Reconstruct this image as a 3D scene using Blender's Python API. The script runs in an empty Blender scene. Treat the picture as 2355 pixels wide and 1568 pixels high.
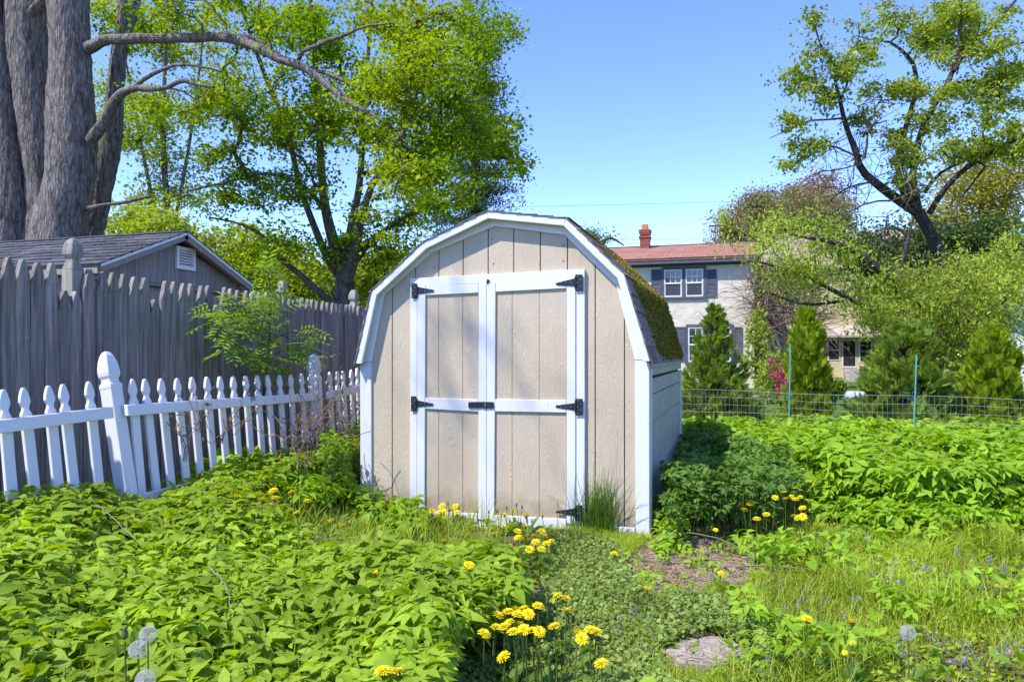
import bpy, bmesh, math, random
import numpy as np
from mathutils import Vector, Matrix
R = math.radians
rng = np.random.default_rng(7); random.seed(7)
scene = bpy.context.scene
col = scene.collection

# ------------------------------------------------------------------ camera, sky, sun, exposure
YAW = R(17.2); F = 1687.0; CX, HY = 1177.0, 813.0        # focal length, centre and horizon in 2354-wide picture pixels
C = np.array([0.628, -5.56, 1.37])
CR = np.array([math.cos(YAW), math.sin(YAW), 0.]); CF = np.array([-math.sin(YAW), math.cos(YAW), 0.]); UP = np.array([0, 0, 1.])
cam = bpy.data.cameras.new('camera'); cam_o = bpy.data.objects.new('camera', cam); col.objects.link(cam_o)
cam_o.location = C; cam_o.rotation_euler = (R(90), 0, YAW)
cam.sensor_width = 36; cam.lens = 36 * F / 2354; cam.shift_y = (HY - 784) / 2354
cam.clip_start = .05; cam.clip_end = 2000; scene.camera = cam_o

SUN = np.array([-.66, -.84, 1.42]); SUN /= np.linalg.norm(SUN)
world = bpy.data.worlds.new('World'); scene.world = world; world.use_nodes = True
wn = world.node_tree; bg = wn.nodes['Background']
sky = wn.nodes.new('ShaderNodeTexSky'); sky.sky_type = 'NISHITA'; sky.sun_disc = False
sky.sun_elevation = math.asin(SUN[2]); sky.sun_rotation = math.atan2(SUN[0], SUN[1])
sky.air_density = 1.0; sky.dust_density = .0; sky.ozone_density = 4.0; sky.altitude = 2600
tint = wn.nodes.new('ShaderNodeMixRGB'); tint.blend_type = 'MULTIPLY'; tint.inputs[0].default_value = 1; tint.inputs[2].default_value = (1.05, .97, .93, 1)   # white balance of the sky
hsv = wn.nodes.new('ShaderNodeHueSaturation'); hsv.inputs['Hue'].default_value = .517; hsv.inputs['Saturation'].default_value = 1.18
wn.links.new(sky.outputs[0], tint.inputs[1]); wn.links.new(tint.outputs[0], hsv.inputs['Color']); wn.links.new(hsv.outputs[0], bg.inputs[0]); bg.inputs[1].default_value = .15
sl = bpy.data.lights.new('sun', 'SUN'); sl.energy = 2.0; sl.angle = R(.55); sl.color = (1, .95, .86)
so = bpy.data.objects.new('sun', sl); col.objects.link(so)
so.rotation_euler = Vector(SUN).to_track_quat('Z', 'Y').to_euler(); so.location = (-8, -10, 20)
scene.view_settings.view_transform = 'Standard'; scene.view_settings.look = 'None'
scene.view_settings.exposure = 1.74; scene.view_settings.gamma = 1
scene.render.engine = 'CYCLES'
scene.cycles.max_bounces = 8; scene.cycles.diffuse_bounces = 4; scene.cycles.transmission_bounces = 4
scene.cycles.use_denoising = True
scene.cycles.sample_clamp_indirect = 6

# ------------------------------------------------------------------ picture pixels -> directions
def ray(dx, dy): return CR * ((dx - CX) / F) + CF + UP * ((HY - dy) / F)
def at(dx, dy, D): return C + D * ray(dx, dy)
def on(dx, dy, ax, v):
    r = ray(dx, dy); return C + r * ((v - C[ax]) / r[ax])
def on_x(dx, dy, v): return on(dx, dy, 0, v)
def on_y(dx, dy, v): return on(dx, dy, 1, v)
def on_z(dx, dy, v): return on(dx, dy, 2, v)
ZO = {1: (0, 0, 2.24), 2: (0, 650, 1.96), 3: (1000, 580, 2.178), 4: (1000, 1100, 2.243), 5: (1700, 600, 1.8115),
      6: (2000, 0, 2.091), 7: (1700, 1200, 1.8115), 9: (1850, 1000, 6.272), 10: (400, 0, 1.9625), 13: (2200, 700, 2.851)}
def Z(n, x, y):
    ox, oy, s = ZO[n]; return ((ox + x / s) * .78467, (oy + y / s) * .78467)
def proj(P):
    d = P - C; D = d @ CF; D = np.where(np.abs(D) < 1e-3, 1e-3, D)
    return CX + F * (d @ CR) / D, HY - F * d[..., 2] / D, D
def inpoly(x, y, poly):
    res = np.zeros(x.shape, bool); n = len(poly)
    for i in range(n):
        (x1, y1), (x2, y2) = poly[i], poly[(i + 1) % n]
        c = ((y1 > y) != (y2 > y)) & (x < (x2 - x1) * (y - y1) / (y2 - y1 + 1e-9) + x1); res ^= c
    return res
def sst(a, b, x):
    t = np.clip((x - a) / (b - a), 0, 1); return t * t * (3 - 2 * t)
def gz(x, y):                                               # height of the ground
    x = np.asarray(x, float); y = np.asarray(y, float)
    near = np.exp(-((x + .5) ** 2 + y ** 2) / 150)
    return .17 * sst(-1.3, -3.0, x) * sst(14, 6, y) + .05 * sst(.6, 2.5, x) + near * (.018 * np.sin(3.1 * x + 1) * np.sin(2.7 * y) + .012 * np.sin(7.3 * x - 2 * y)) - .02

# ------------------------------------------------------------------ mesh helpers
ORG = {}
def world_org(p): return ORG.get(p.name, np.zeros(3)) if p is not None else np.zeros(3)
def tag(o, label=None, cat=None, group=None, kind=None):
    if label: o['label'] = label
    if cat: o['category'] = cat
    if group: o['group'] = group
    if kind: o['kind'] = kind
    return o
def thing(name, loc, label, cat, group=None):
    o = bpy.data.objects.new(name, None); col.objects.link(o); o.location = loc; o.empty_display_size = .1
    ORG[o.name] = np.array(loc, float); return tag(o, label, cat, group)
def mesh_np(name, V, Fs, mat, smooth=False, uv=None):
    me = bpy.data.meshes.new(name); V = np.asarray(V, np.float32); Fs = np.asarray(Fs, np.int32)
    k = Fs.shape[1]; n = len(Fs)
    me.vertices.add(len(V)); me.vertices.foreach_set('co', V.ravel())
    me.loops.add(n * k); me.loops.foreach_set('vertex_index', Fs.ravel())
    me.polygons.add(n); me.polygons.foreach_set('loop_start', np.arange(0, n * k, k, dtype=np.int32))
    if smooth: me.polygons.foreach_set('use_smooth', np.ones(n, bool))
    if uv is not None:
        l = me.uv_layers.new(name='leaf'); l.data.foreach_set('uv', np.asarray(uv, np.float32)[Fs.ravel()].ravel())
    me.update(calc_edges=True); me.materials.append(mat); return me
def link(name, me, parent=None, loc=(0, 0, 0)):
    o = bpy.data.objects.new(name, me); col.objects.link(o); o.location = loc
    if parent is not None: o.parent = parent; ORG[o.name] = world_org(parent) + np.array(loc, float)
    else: ORG[o.name] = np.array(loc, float)
    return o
def np_obj(name, V, Fs, mat, parent=None, smooth=False, uv=None):
    return link(name, mesh_np(name, np.asarray(V) - world_org(parent), Fs, mat, smooth, uv), parent)
def bm_mesh(name, bm, mat, smooth=False, bevel=0):
    bmesh.ops.recalc_face_normals(bm, faces=bm.faces)
    if bevel: bmesh.ops.bevel(bm, geom=[e for e in bm.edges if len(e.link_faces) == 2 and e.calc_face_angle(0) > .5], offset=bevel, segments=1, affect='EDGES', clamp_overlap=True)
    if smooth:
        for f in bm.faces: f.smooth = True
    me = bpy.data.meshes.new(name); bm.to_mesh(me); bm.free(); me.materials.append(mat); return me
def bm_obj(name, bm, mat, parent=None, smooth=False, bevel=0):
    o = world_org(parent); bmesh.ops.translate(bm, verts=bm.verts, vec=Vector(-o))
    return link(name, bm_mesh(name, bm, mat, smooth, bevel), parent)
def hull8(bm, P):
    v = [bm.verts.new(p) for p in P]
    for f in ((0, 1, 2, 3), (7, 6, 5, 4), (0, 4, 5, 1), (1, 5, 6, 2), (2, 6, 7, 3), (3, 7, 4, 0)): bm.faces.new([v[i] for i in f])
def add_box(bm, a, b):
    x0, y0, z0 = a; x1, y1, z1 = b
    hull8(bm, [(x0, y0, z0), (x1, y0, z0), (x1, y1, z0), (x0, y1, z0), (x0, y0, z1), (x1, y0, z1), (x1, y1, z1), (x0, y1, z1)])
def box(name, a, b, mat, parent, bevel=0):
    bm = bmesh.new(); add_box(bm, a, b); return bm_obj(name, bm, mat, parent, bevel=bevel)
def add_prism(bm, poly, vec):                               # polygon of 3-D points pushed along vec
    v = [bm.verts.new(p) for p in poly]; w = [bm.verts.new(np.array(p) + np.array(vec)) for p in poly]
    bm.faces.new(v); bm.faces.new(w[::-1]); n = len(v)
    for i in range(n): bm.faces.new((v[i], w[i], w[(i + 1) % n], v[(i + 1) % n]))
def prism(name, poly, vec, mat, parent, bevel=0):
    bm = bmesh.new(); add_prism(bm, poly, vec); return bm_obj(name, bm, mat, parent, bevel=bevel)
def add_lathe(bm, prof, n=8, square=False, c=(0, 0, 0), cham=.12):
    rings = []
    for r, z in prof:
        if square: q = r * (1 - cham); pts = [(r, -q), (r, q), (q, r), (-q, r), (-r, q), (-r, -q), (-q, -r), (q, -r)]
        else: pts = [(r * math.cos(2 * math.pi * i / n), r * math.sin(2 * math.pi * i / n)) for i in range(n)]
        rings.append([bm.verts.new((c[0] + x, c[1] + y, c[2] + z)) for x, y in pts])
    m = len(rings[0])
    for a, b in zip(rings, rings[1:]):
        for i in range(m): bm.faces.new((a[i], a[(i + 1) % m], b[(i + 1) % m], b[i]))
    bm.faces.new(rings[0][::-1]); bm.faces.new(rings[-1])
def frames(T):
    T = T / np.maximum(np.linalg.norm(T, axis=-1, keepdims=True), 1e-9)
    h = np.where(np.abs(T[..., 2:3]) > .9, np.array([1., 0, 0]), np.array([0, 0, 1.]))
    U = np.cross(h, T); U /= np.maximum(np.linalg.norm(U, axis=-1, keepdims=True), 1e-9)
    return T, U, np.cross(T, U)
def tube(P, r, n=8, cap=True):
    P = np.asarray(P, float); r = np.broadcast_to(np.asarray(r, float), (len(P),))
    T = np.gradient(P, axis=0); T, U, W = frames(T)
    for i in range(1, len(P)):                              # keep the frame from twisting
        u = U[i - 1] - T[i] * (U[i - 1] @ T[i]); u /= max(np.linalg.norm(u), 1e-9); U[i] = u; W[i] = np.cross(T[i], u)
    a = np.arange(n) * 2 * math.pi / n
    V = P[:, None] + r[:, None, None] * (np.cos(a)[None, :, None] * U[:, None] + np.sin(a)[None, :, None] * W[:, None])
    V = V.reshape(-1, 3); Fs = []
    for i in range(len(P) - 1):
        for j in range(n): Fs.append((i * n + j, i * n + (j + 1) % n, (i + 1) * n + (j + 1) % n, (i + 1) * n + j))
    return V, np.array(Fs)
def join(parts):
    V = []; Fs = []; o = 0
    for v, f in parts: V.append(v); Fs.append(f + o); o += len(v)
    return np.concatenate(V), np.concatenate(Fs)
def spline(pts, n):
    pts = np.asarray(pts, float); t = np.r_[0, np.cumsum(np.linalg.norm(np.diff(pts[:, :3], axis=0), axis=1))]; t /= t[-1]
    m = np.gradient(pts, t, axis=0); q = np.linspace(0, 1, n); i = np.clip(np.searchsorted(t, q) - 1, 0, len(t) - 2)
    h = (t[i + 1] - t[i])[:, None]; s = ((q - t[i]) / (t[i + 1] - t[i]))[:, None]
    return (2 * s**3 - 3 * s**2 + 1) * pts[i] + (s**3 - 2 * s**2 + s) * h * m[i] + (-2 * s**3 + 3 * s**2) * pts[i + 1] + (s**3 - s**2) * h * m[i + 1]
def segs(A, B, ra, rb, n=4):                                # many loose tapered segments
    T, U, W = frames(B - A); a = np.arange(n) * 2 * math.pi / n
    ring = np.cos(a)[None, :, None] * U[:, None] + np.sin(a)[None, :, None] * W[:, None]
    V = np.concatenate([A[:, None] + ra[:, None, None] * ring, B[:, None] + rb[:, None, None] * ring], 1).reshape(-1, 3)
    k = np.arange(len(A))[:, None] * 2 * n; j = np.arange(n); j2 = (j + 1) % n
    Fs = np.stack([k + j, k + j2, k + n + j2, k + n + j], -1).reshape(-1, 4)
    return V, Fs
def basis(N, yaw, tilt, roll=None):                         # N rotation matrices: local z up, tilted
    cy, sy = np.cos(yaw), np.sin(yaw); ct, st = np.cos(tilt), np.sin(tilt); o = np.zeros(N); l = np.ones(N)
    Rz = np.stack([np.stack([cy, -sy, o], -1), np.stack([sy, cy, o], -1), np.stack([o, o, l], -1)], 1)
    Rx = np.stack([np.stack([l, o, o], -1), np.stack([o, ct, -st], -1), np.stack([o, st, ct], -1)], 1)
    M = Rz @ Rx
    if roll is not None:
        cr, sr = np.cos(roll), np.sin(roll)
        M = M @ np.stack([np.stack([cr, o, sr], -1), np.stack([o, l, o], -1), np.stack([-sr, o, cr], -1)], 1)
    return M
def scatter(tv, tf, P, M, s):
    N, n = len(P), len(tv); s = np.broadcast_to(np.asarray(s, float), (N,))
    V = np.einsum('nij,kj->nki', M, tv) * s[:, None, None] + P[:, None]
    Fs = tf[None] + (np.arange(N) * n)[:, None, None]
    return V.reshape(-1, 3), Fs.reshape(-1, tf.shape[1])
def blob(sub=2):
    bm = bmesh.new(); bmesh.ops.create_icosphere(bm, subdivisions=sub, radius=1); V = np.array([v.co for v in bm.verts]); Fs = np.array([[v.index for v in f.verts] for f in bm.faces]); bm.free(); return V, Fs

# ------------------------------------------------------------------ materials
def nodes(name):
    m = bpy.data.materials.new(name); m.use_nodes = True; nt = m.node_tree; return m, nt, nt.nodes['Principled BSDF'], nt.links.new
def N(nt, t, **kw):
    n = nt.nodes.new('ShaderNode' + t)
    for k, v in kw.items():
        if k in n.inputs: n.inputs[k].default_value = v
        else: setattr(n, k, v)
    return n
def mapping(nt, scale, kind='Object'):
    tc = N(nt, 'TexCoord'); mp = N(nt, 'Mapping'); mp.inputs['Scale'].default_value = scale
    nt.links.new(tc.outputs[kind], mp.inputs[0]); return mp
def ramp(nt, stops):
    r = N(nt, 'ValToRGB'); e = r.color_ramp.elements
    while len(e) < len(stops): e.new(.5)
    for el, (p, c) in zip(e, stops): el.position = p; el.color = (*c, 1)
    return r
def surf(name, c1, c2, scale=(3, 3, 3), rough=.7, bump=.2, bscale=None, dist=.01, detail=6, contrast=(.35, .65), spec=.3, rand=.0, wob=.0, kind='Object'):
    m, nt, b, L = nodes(name); mp = mapping(nt, scale, kind)
    n = N(nt, 'TexNoise', Scale=1.0, Detail=detail, Roughness=.6, Distortion=wob); L(mp.outputs[0], n.inputs['Vector'])
    r = ramp(nt, [(contrast[0], c1), (contrast[1], c2)]); L(n.outputs[0], r.inputs[0]); out = r.outputs[0]
    if rand:
        oi = N(nt, 'ObjectInfo'); mr = N(nt, 'MapRange'); mr.inputs[3].default_value = 1 - rand; mr.inputs[4].default_value = 1 + rand
        L(oi.outputs['Random'], mr.inputs[0]); h = N(nt, 'HueSaturation'); L(mr.outputs[0], h.inputs['Value']); L(out, h.inputs['Color']); out = h.outputs[0]
    L(out, b.inputs['Base Color']); b.inputs['Roughness'].default_value = rough; b.inputs['Specular IOR Level'].default_value = spec
    if bump:
        mp2 = mapping(nt, bscale or scale, kind); n2 = N(nt, 'TexNoise', Scale=1.0, Detail=5.0, Distortion=wob); L(mp2.outputs[0], n2.inputs['Vector'])
        bp = N(nt, 'Bump', Strength=bump, Distance=dist); L(n2.outputs[0], bp.inputs['Height']); L(bp.outputs[0], b.inputs['Normal'])
    return m
def leaf(name, c1, c2, trans=.35, tc=None, rough=.5, spec=.25, nscale=.8, nvar=.25, vein=False):
    m, nt, b, L = nodes(name); g = N(nt, 'NewGeometry')
    r = ramp(nt, [(0, c1), (1, c2)]); L(g.outputs['Random Per Island'], r.inputs[0])
    mp = mapping(nt, (nscale,) * 3); n = N(nt, 'TexNoise', Scale=1.0, Detail=3.0); L(mp.outputs[0], n.inputs['Vector'])
    mr = N(nt, 'MapRange'); mr.inputs[1].default_value = .3; mr.inputs[2].default_value = .7; mr.inputs[3].default_value = 1 - nvar; mr.inputs[4].default_value = 1 + nvar
    L(n.outputs[0], mr.inputs[0]); h = N(nt, 'HueSaturation'); L(r.outputs[0], h.inputs['Color']); L(mr.outputs[0], h.inputs['Value']); out = h.outputs[0]
    if vein:
        uv = N(nt, 'UVMap', uv_map='leaf'); sp = N(nt, 'SeparateXYZ'); L(uv.outputs[0], sp.inputs[0])
        ab = N(nt, 'Math', operation='ABSOLUTE'); L(sp.outputs[0], ab.inputs[0])
        ad = N(nt, 'Math', operation='MULTIPLY_ADD'); L(ab.outputs[0], ad.inputs[0]); ad.inputs[1].default_value = -.45; L(sp.outputs[1], ad.inputs[2])
        mu = N(nt, 'Math', operation='MULTIPLY'); L(ad.outputs[0], mu.inputs[0]); mu.inputs[1].default_value = 44.
        si = N(nt, 'Math', operation='SINE'); L(mu.outputs[0], si.inputs[0])
        bp = N(nt, 'Bump', Strength=.22, Distance=.003); L(si.outputs[0], bp.inputs['Height']); L(bp.outputs[0], b.inputs['Normal'])
        vr = ramp(nt, [(0, (1.35, 1.3, 1.5)), (.09, (1, 1, 1))]); L(ab.outputs[0], vr.inputs[0])
        mx = N(nt, 'MixRGB', blend_type='MULTIPLY'); mx.inputs[0].default_value = 1; L(out, mx.inputs[1]); L(vr.outputs[0], mx.inputs[2]); out = mx.outputs[0]
    L(out, b.inputs['Base Color']); b.inputs['Roughness'].default_value = rough; b.inputs['Specular IOR Level'].default_value = spec
    t = N(nt, 'BsdfTranslucent'); h2 = N(nt, 'HueSaturation', Hue=.485, Saturation=1.1, Value=1.15); L(out, h2.inputs['Color']); L(h2.outputs[0], t.inputs[0])
    mxs = N(nt, 'MixShader'); mxs.inputs[0].default_value = trans; L(b.outputs[0], mxs.inputs[1]); L(t.outputs[0], mxs.inputs[2])
    L(mxs.outputs[0], nt.nodes['Material Output'].inputs[0]); return m
def plain(name, c, rough=.6, metal=0, spec=.4):
    m, nt, b, L = nodes(name); b.inputs['Base Color'].default_value = (*c, 1); b.inputs['Roughness'].default_value = rough; b.inputs['Metallic'].default_value = metal
    b.inputs['Specular IOR Level'].default_value = spec; return m

def mat_siding():                                           # embossed wood-grain hardboard
    m, nt, b, L = nodes('beige_siding'); mp = mapping(nt, (9, 9, 1.6))
    n = N(nt, 'TexNoise', Scale=2.0, Detail=3.0, Distortion=.6); L(mp.outputs[0], n.inputs['Vector'])
    w = N(nt, 'Math', operation='MULTIPLY'); w.inputs[1].default_value = 60; L(n.outputs[0], w.inputs[0])
    s = N(nt, 'Math', operation='SINE'); L(w.outputs[0], s.inputs[0])
    mp2 = mapping(nt, (1.2, 1.2, .7)); n2 = N(nt, 'TexNoise', Scale=2.2, Detail=6.0); L(mp2.outputs[0], n2.inputs['Vector'])
    r = ramp(nt, [(.3, (.48, .395, .28)), (.7, (.56, .47, .345))]); L(n2.outputs[0], r.inputs[0])
    mp4 = mapping(nt, (1, 1, 1)); sx = N(nt, 'SeparateXYZ'); L(mp4.outputs[0], sx.inputs[0])   # splashed dirt along the foot
    n4 = N(nt, 'TexNoise', Scale=9.0, Detail=5.0); L(mp4.outputs[0], n4.inputs['Vector'])
    ad = N(nt, 'Math', operation='MULTIPLY_ADD'); L(n4.outputs[0], ad.inputs[0]); ad.inputs[1].default_value = -.28; L(sx.outputs[2], ad.inputs[2])
    r4 = ramp(nt, [(0, (.52, .45, .36)), (.12, (1, 1, 1))]); L(ad.outputs[0], r4.inputs[0])
    mx = N(nt, 'MixRGB', blend_type='MULTIPLY'); mx.inputs[0].default_value = .55; L(r.outputs[0], mx.inputs[1]); L(r4.outputs[0], mx.inputs[2])
    L(mx.outputs[0], b.inputs['Base Color'])
    mp3 = mapping(nt, (25, 25, 60)); n3 = N(nt, 'TexNoise', Scale=1.0, Detail=3.0); L(mp3.outputs[0], n3.inputs['Vector'])
    a = N(nt, 'Math', operation='ADD'); L(s.outputs[0], a.inputs[0]); L(n3.outputs[0], a.inputs[1])
    bp = N(nt, 'Bump', Strength=.22, Distance=.004); L(a.outputs[0], bp.inputs['Height']); L(bp.outputs[0], b.inputs['Normal'])
    b.inputs['Roughness'].default_value = .62; b.inputs['Specular IOR Level'].default_value = .25; return m
def mat_white(name, dirt, scale=(14, 14, 3)):
    m, nt, b, L = nodes(name); mp = mapping(nt, scale)
    n = N(nt, 'TexNoise', Scale=1.0, Detail=8.0, Roughness=.7); L(mp.outputs[0], n.inputs['Vector'])
    r = ramp(nt, [(.22, (.34, .30, .25)), (.22 + dirt, (.68, .685, .69)), (.7, (.705, .71, .715))]); L(n.outputs[0], r.inputs[0]); L(r.outputs[0], b.inputs['Base Color'])
    bp = N(nt, 'Bump', Strength=.15, Distance=.004); mp2 = mapping(nt, (60, 60, 6)); n2 = N(nt, 'TexNoise', Scale=1.0, Detail=3.0); L(mp2.outputs[0], n2.inputs['Vector'])
    L(n2.outputs[0], bp.inputs['Height']); L(bp.outputs[0], b.inputs['Normal']); b.inputs['Roughness'].default_value = .45; return m
def mat_vinyl():                                            # white vinyl with flakes of grey lichen
    m, nt, b, L = nodes('white_vinyl'); g = N(nt, 'NewGeometry'); n = N(nt, 'TexNoise', Scale=9.0, Detail=9.0, Roughness=.75); L(g.outputs['Position'], n.inputs['Vector'])
    n2 = N(nt, 'TexNoise', Scale=2.1, Detail=1.0); L(g.outputs['Position'], n2.inputs['Vector'])
    a = N(nt, 'Math', operation='ADD'); L(n.outputs[0], a.inputs[0]); L(n2.outputs[0], a.inputs[1])
    r = ramp(nt, [(.0, (.17, .19, .17)), (.365, (.22, .24, .21)), (.38, (.74, .745, .755))]); mu = N(nt, 'Math', operation='MULTIPLY'); mu.inputs[1].default_value = .5; L(a.outputs[0], mu.inputs[0])
    L(mu.outputs[0], r.inputs[0]); L(r.outputs[0], b.inputs['Base Color']); b.inputs['Roughness'].default_value = .35; return m
def mat_weathered(name, c1, c2, c3, rand=.18):
    m, nt, b, L = nodes(name); oi = N(nt, 'ObjectInfo'); tc = N(nt, 'TexCoord'); va = N(nt, 'VectorMath', operation='ADD')
    cb = N(nt, 'CombineXYZ'); ml = N(nt, 'Math', operation='MULTIPLY'); ml.inputs[1].default_value = 37; L(oi.outputs['Random'], ml.inputs[0]); L(ml.outputs[0], cb.inputs[0]); L(ml.outputs[0], cb.inputs[2])
    L(tc.outputs['Object'], va.inputs[0]); L(cb.outputs[0], va.inputs[1]); mp = N(nt, 'Mapping'); mp.inputs['Scale'].default_value = (45, 45, 2.2); L(va.outputs[0], mp.inputs[0])
    n = N(nt, 'TexNoise', Scale=1.0, Detail=8.0, Roughness=.65); L(mp.outputs[0], n.inputs['Vector'])
    r = ramp(nt, [(.3, c1), (.52, c2), (.72, c3)]); L(n.outputs[0], r.inputs[0])
    n3 = N(nt, 'TexNoise', Scale=7.0, Detail=8.0, Roughness=.8); L(va.outputs[0], n3.inputs['Vector'])
    r3 = ramp(nt, [(.6, (0, 0, 0)), (.72, (.16, .17, .17))]); L(n3.outputs[0], r3.inputs[0]); ad = N(nt, 'MixRGB', blend_type='ADD'); ad.inputs[0].default_value = 1
    L(r.outputs[0], ad.inputs[1]); L(r3.outputs[0], ad.inputs[2])
    mr = N(nt, 'MapRange'); mr.inputs[3].default_value = 1 - rand; mr.inputs[4].default_value = 1 + rand; L(oi.outputs['Random'], mr.inputs[0])
    h = N(nt, 'HueSaturation'); L(mr.outputs[0], h.inputs['Value']); L(ad.outputs[0], h.inputs['Color']); L(h.outputs[0], b.inputs['Base Color'])
    bp = N(nt, 'Bump', Strength=.5, Distance=.006); L(n.outputs[0], bp.inputs['Height']); L(bp.outputs[0], b.inputs['Normal']); b.inputs['Roughness'].default_value = .85; b.inputs['Specular IOR Level'].default_value = .15
    return m
def mat_bark(name, c1, c2, s=(9, 9, 1.3), strength=1.0, dist=.05):
    m, nt, b, L = nodes(name); mp = mapping(nt, s)
    n = N(nt, 'TexNoise', Scale=1.0, Detail=9.0, Roughness=.62, Distortion=.5); L(mp.outputs[0], n.inputs['Vector'])
    v = N(nt, 'TexVoronoi', feature='DISTANCE_TO_EDGE', Scale=1.3); v.inputs['Randomness'].default_value = 1
    mxv = N(nt, 'MixRGB', blend_type='ADD'); mxv.inputs[0].default_value = .5; L(mp.outputs[0], mxv.inputs[1]); L(n.outputs['Color'], mxv.inputs[2]); L(mxv.outputs[0], v.inputs['Vector'])
    mu = N(nt, 'Math', operation='MULTIPLY_ADD'); L(v.outputs[0], mu.inputs[0]); mu.inputs[1].default_value = .6; L(n.outputs[0], mu.inputs[2])
    r = ramp(nt, [(.40, c1), (.74, c2)]); L(mu.outputs[0], r.inputs[0]); L(r.outputs[0], b.inputs['Base Color'])
    bp = N(nt, 'Bump', Strength=strength, Distance=dist); L(mu.outputs[0], bp.inputs['Height']); L(bp.outputs[0], b.inputs['Normal']); b.inputs['Roughness'].default_value = .9; b.inputs['Specular IOR Level'].default_value = .1; return m
def mat_ground():
    m, nt, b, L = nodes('soil_and_turf'); g = N(nt, 'NewGeometry')
    n = N(nt, 'TexNoise', Scale=1.7, Detail=9.0, Roughness=.7); L(g.outputs['Position'], n.inputs['Vector'])
    soil = ramp(nt, [(.3, (.07, .075, .025)), (.5, (.13, .12, .05)), (.68, (.24, .18, .11))]); L(n.outputs[0], soil.inputs[0])
    n2 = N(nt, 'TexNoise', Scale=14.0, Detail=6.0); L(g.outputs['Position'], n2.inputs['Vector'])
    turf = ramp(nt, [(.35, (.045, .10, .015)), (.65, (.13, .20, .035))]); L(n2.outputs[0], turf.inputs[0])
    sx = N(nt, 'SeparateXYZ'); L(g.outputs['Position'], sx.inputs[0]); mr = N(nt, 'MapRange'); mr.inputs[1].default_value = 4.5; mr.inputs[2].default_value = 6.5; L(sx.outputs[1], mr.inputs[0])
    mx = N(nt, 'MixRGB'); L(mr.outputs[0], mx.inputs[0]); L(soil.outputs[0], mx.inputs[1]); L(turf.outputs[0], mx.inputs[2]); L(mx.outputs[0], b.inputs['Base Color'])
    bp = N(nt, 'Bump', Strength=.6, Distance=.03); L(n2.outputs[0], bp.inputs['Height']); L(bp.outputs[0], b.inputs['Normal']); b.inputs['Roughness'].default_value = .95; b.inputs['Specular IOR Level'].default_value = .1; return m
M_side = mat_siding(); M_white = mat_white('white_trim_paint', .07); M_whiteworn = mat_white('worn_white_paint', .22, (30, 30, 8)); M_vinyl = mat_vinyl()
M_sidegrey = surf('pale_lap_siding', (.37, .34, .25), (.46, .43, .32), (2, 4, 6), .7, .3, (6, 6, 30), .004, wob=.5)
M_dark = plain('dark_gap', (.03, .022, .015), .9); M_iron = surf('black_iron', (.012, .014, .02), (.03, .034, .045), (20, 20, 20), .45, .15, (60, 60, 60), .002)
M_screw = plain('screw_steel', (.5, .5, .52), .4, .8)
M_shing = surf('brown_shingle', (.11, .09, .078), (.30, .235, .205), (30, 30, 30), .9, .5, (150, 150, 150), .004, rand=.2)
M_shingg = surf('charcoal_shingle', (.05, .052, .06), (.12, .12, .13), (20, 20, 20), .9, .5, (120, 120, 120), .005, rand=.3)
M_shingr = surf('red_shingle', (.31, .145, .10), (.43, .215, .15), (6, 6, 6), .9, .3, (60, 60, 60), .005, rand=.12)
M_moss = leaf('moss', (.13, .108, .014), (.31, .26, .03), .3, nscale=6, nvar=.3)
M_weath = mat_weathered('weathered_fence_wood', (.12, .104, .088), (.25, .225, .195), (.40, .365, .325))
M_weathp = mat_weathered('weathered_post_wood', (.16, .145, .12), (.30, .28, .235), (.42, .39, .33))
M_weatht = mat_weathered('grey_board_wood', (.165, .15, .138), (.26, .24, .222), (.34, .32, .30), .1)
M_bark = mat_bark('maple_bark', (.075, .064, .056), (.29, .255, .225), (17, 17, 3.4), 1.0, .05); M_bark2 = mat_bark('young_maple_bark', (.05, .042, .035), (.17, .15, .125), (18, 18, 4), .6, .02)
M_apbark = mat_bark('apple_bark', (.022, .018, .016), (.10, .085, .075), (22, 22, 9), .7, .02); M_twig = plain('twig_bark', (.10, .08, .06), .9, 0, .1); M_twigp = plain('pale_twig_bark', (.26, .22, .17), .9, 0, .1)
M_stucco = surf('cream_stucco', (.60, .54, .45), (.69, .63, .53), (1.2, 1.2, 1.2), .85, .7, (2.6, 2.6, 2.6), .08)
M_slate = surf('slate_blue_paint', (.075, .082, .115), (.105, .112, .15), (5, 5, 5), .6, .1)
M_yel = surf('yellow_clapboard', (.60, .50, .30), (.68, .58, .37), (2, 2, 2), .7, .1)
M_glass = plain('window_glass', (.02, .025, .03), .06, 0, .9); M_screen = plain('insect_screen', (.05, .05, .065), .7)
M_brick = surf('red_brick', (.22, .07, .05), (.34, .12, .085), (8, 8, 8), .9, .3, (30, 30, 30), .01); M_conc = surf('grey_concrete', (.30, .28, .26), (.45, .43, .41), (6, 6, 6), .9, .3, (40, 40, 40), .006)
M_ground = mat_ground(); M_stone = surf('flat_stone', (.26, .22, .185), (.42, .365, .315), (7, 7, 7), .9, .4, (50, 50, 50), .006)
M_straw = leaf('straw', (.27, .18, .11), (.62, .48, .36), .1, nscale=4, nvar=.25)
G_gout = leaf('goutweed_leaf', (.24, .38, .02), (.41, .57, .05), .46, nscale=1.3, nvar=.24, vein=True, rough=.5, spec=.25)
G_goutd = leaf('goutweed_leaf_far', (.21, .38, .018), (.37, .57, .04), .46, nscale=.7, nvar=.15)
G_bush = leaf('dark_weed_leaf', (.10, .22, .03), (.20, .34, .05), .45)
G_grass = leaf('grass_blade', (.23, .34, .022), (.46, .55, .06), .46, nscale=.9, nvar=.25); G_lawn = leaf('lawn_blade', (.09, .20, .02), (.20, .34, .045), .45)
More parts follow.
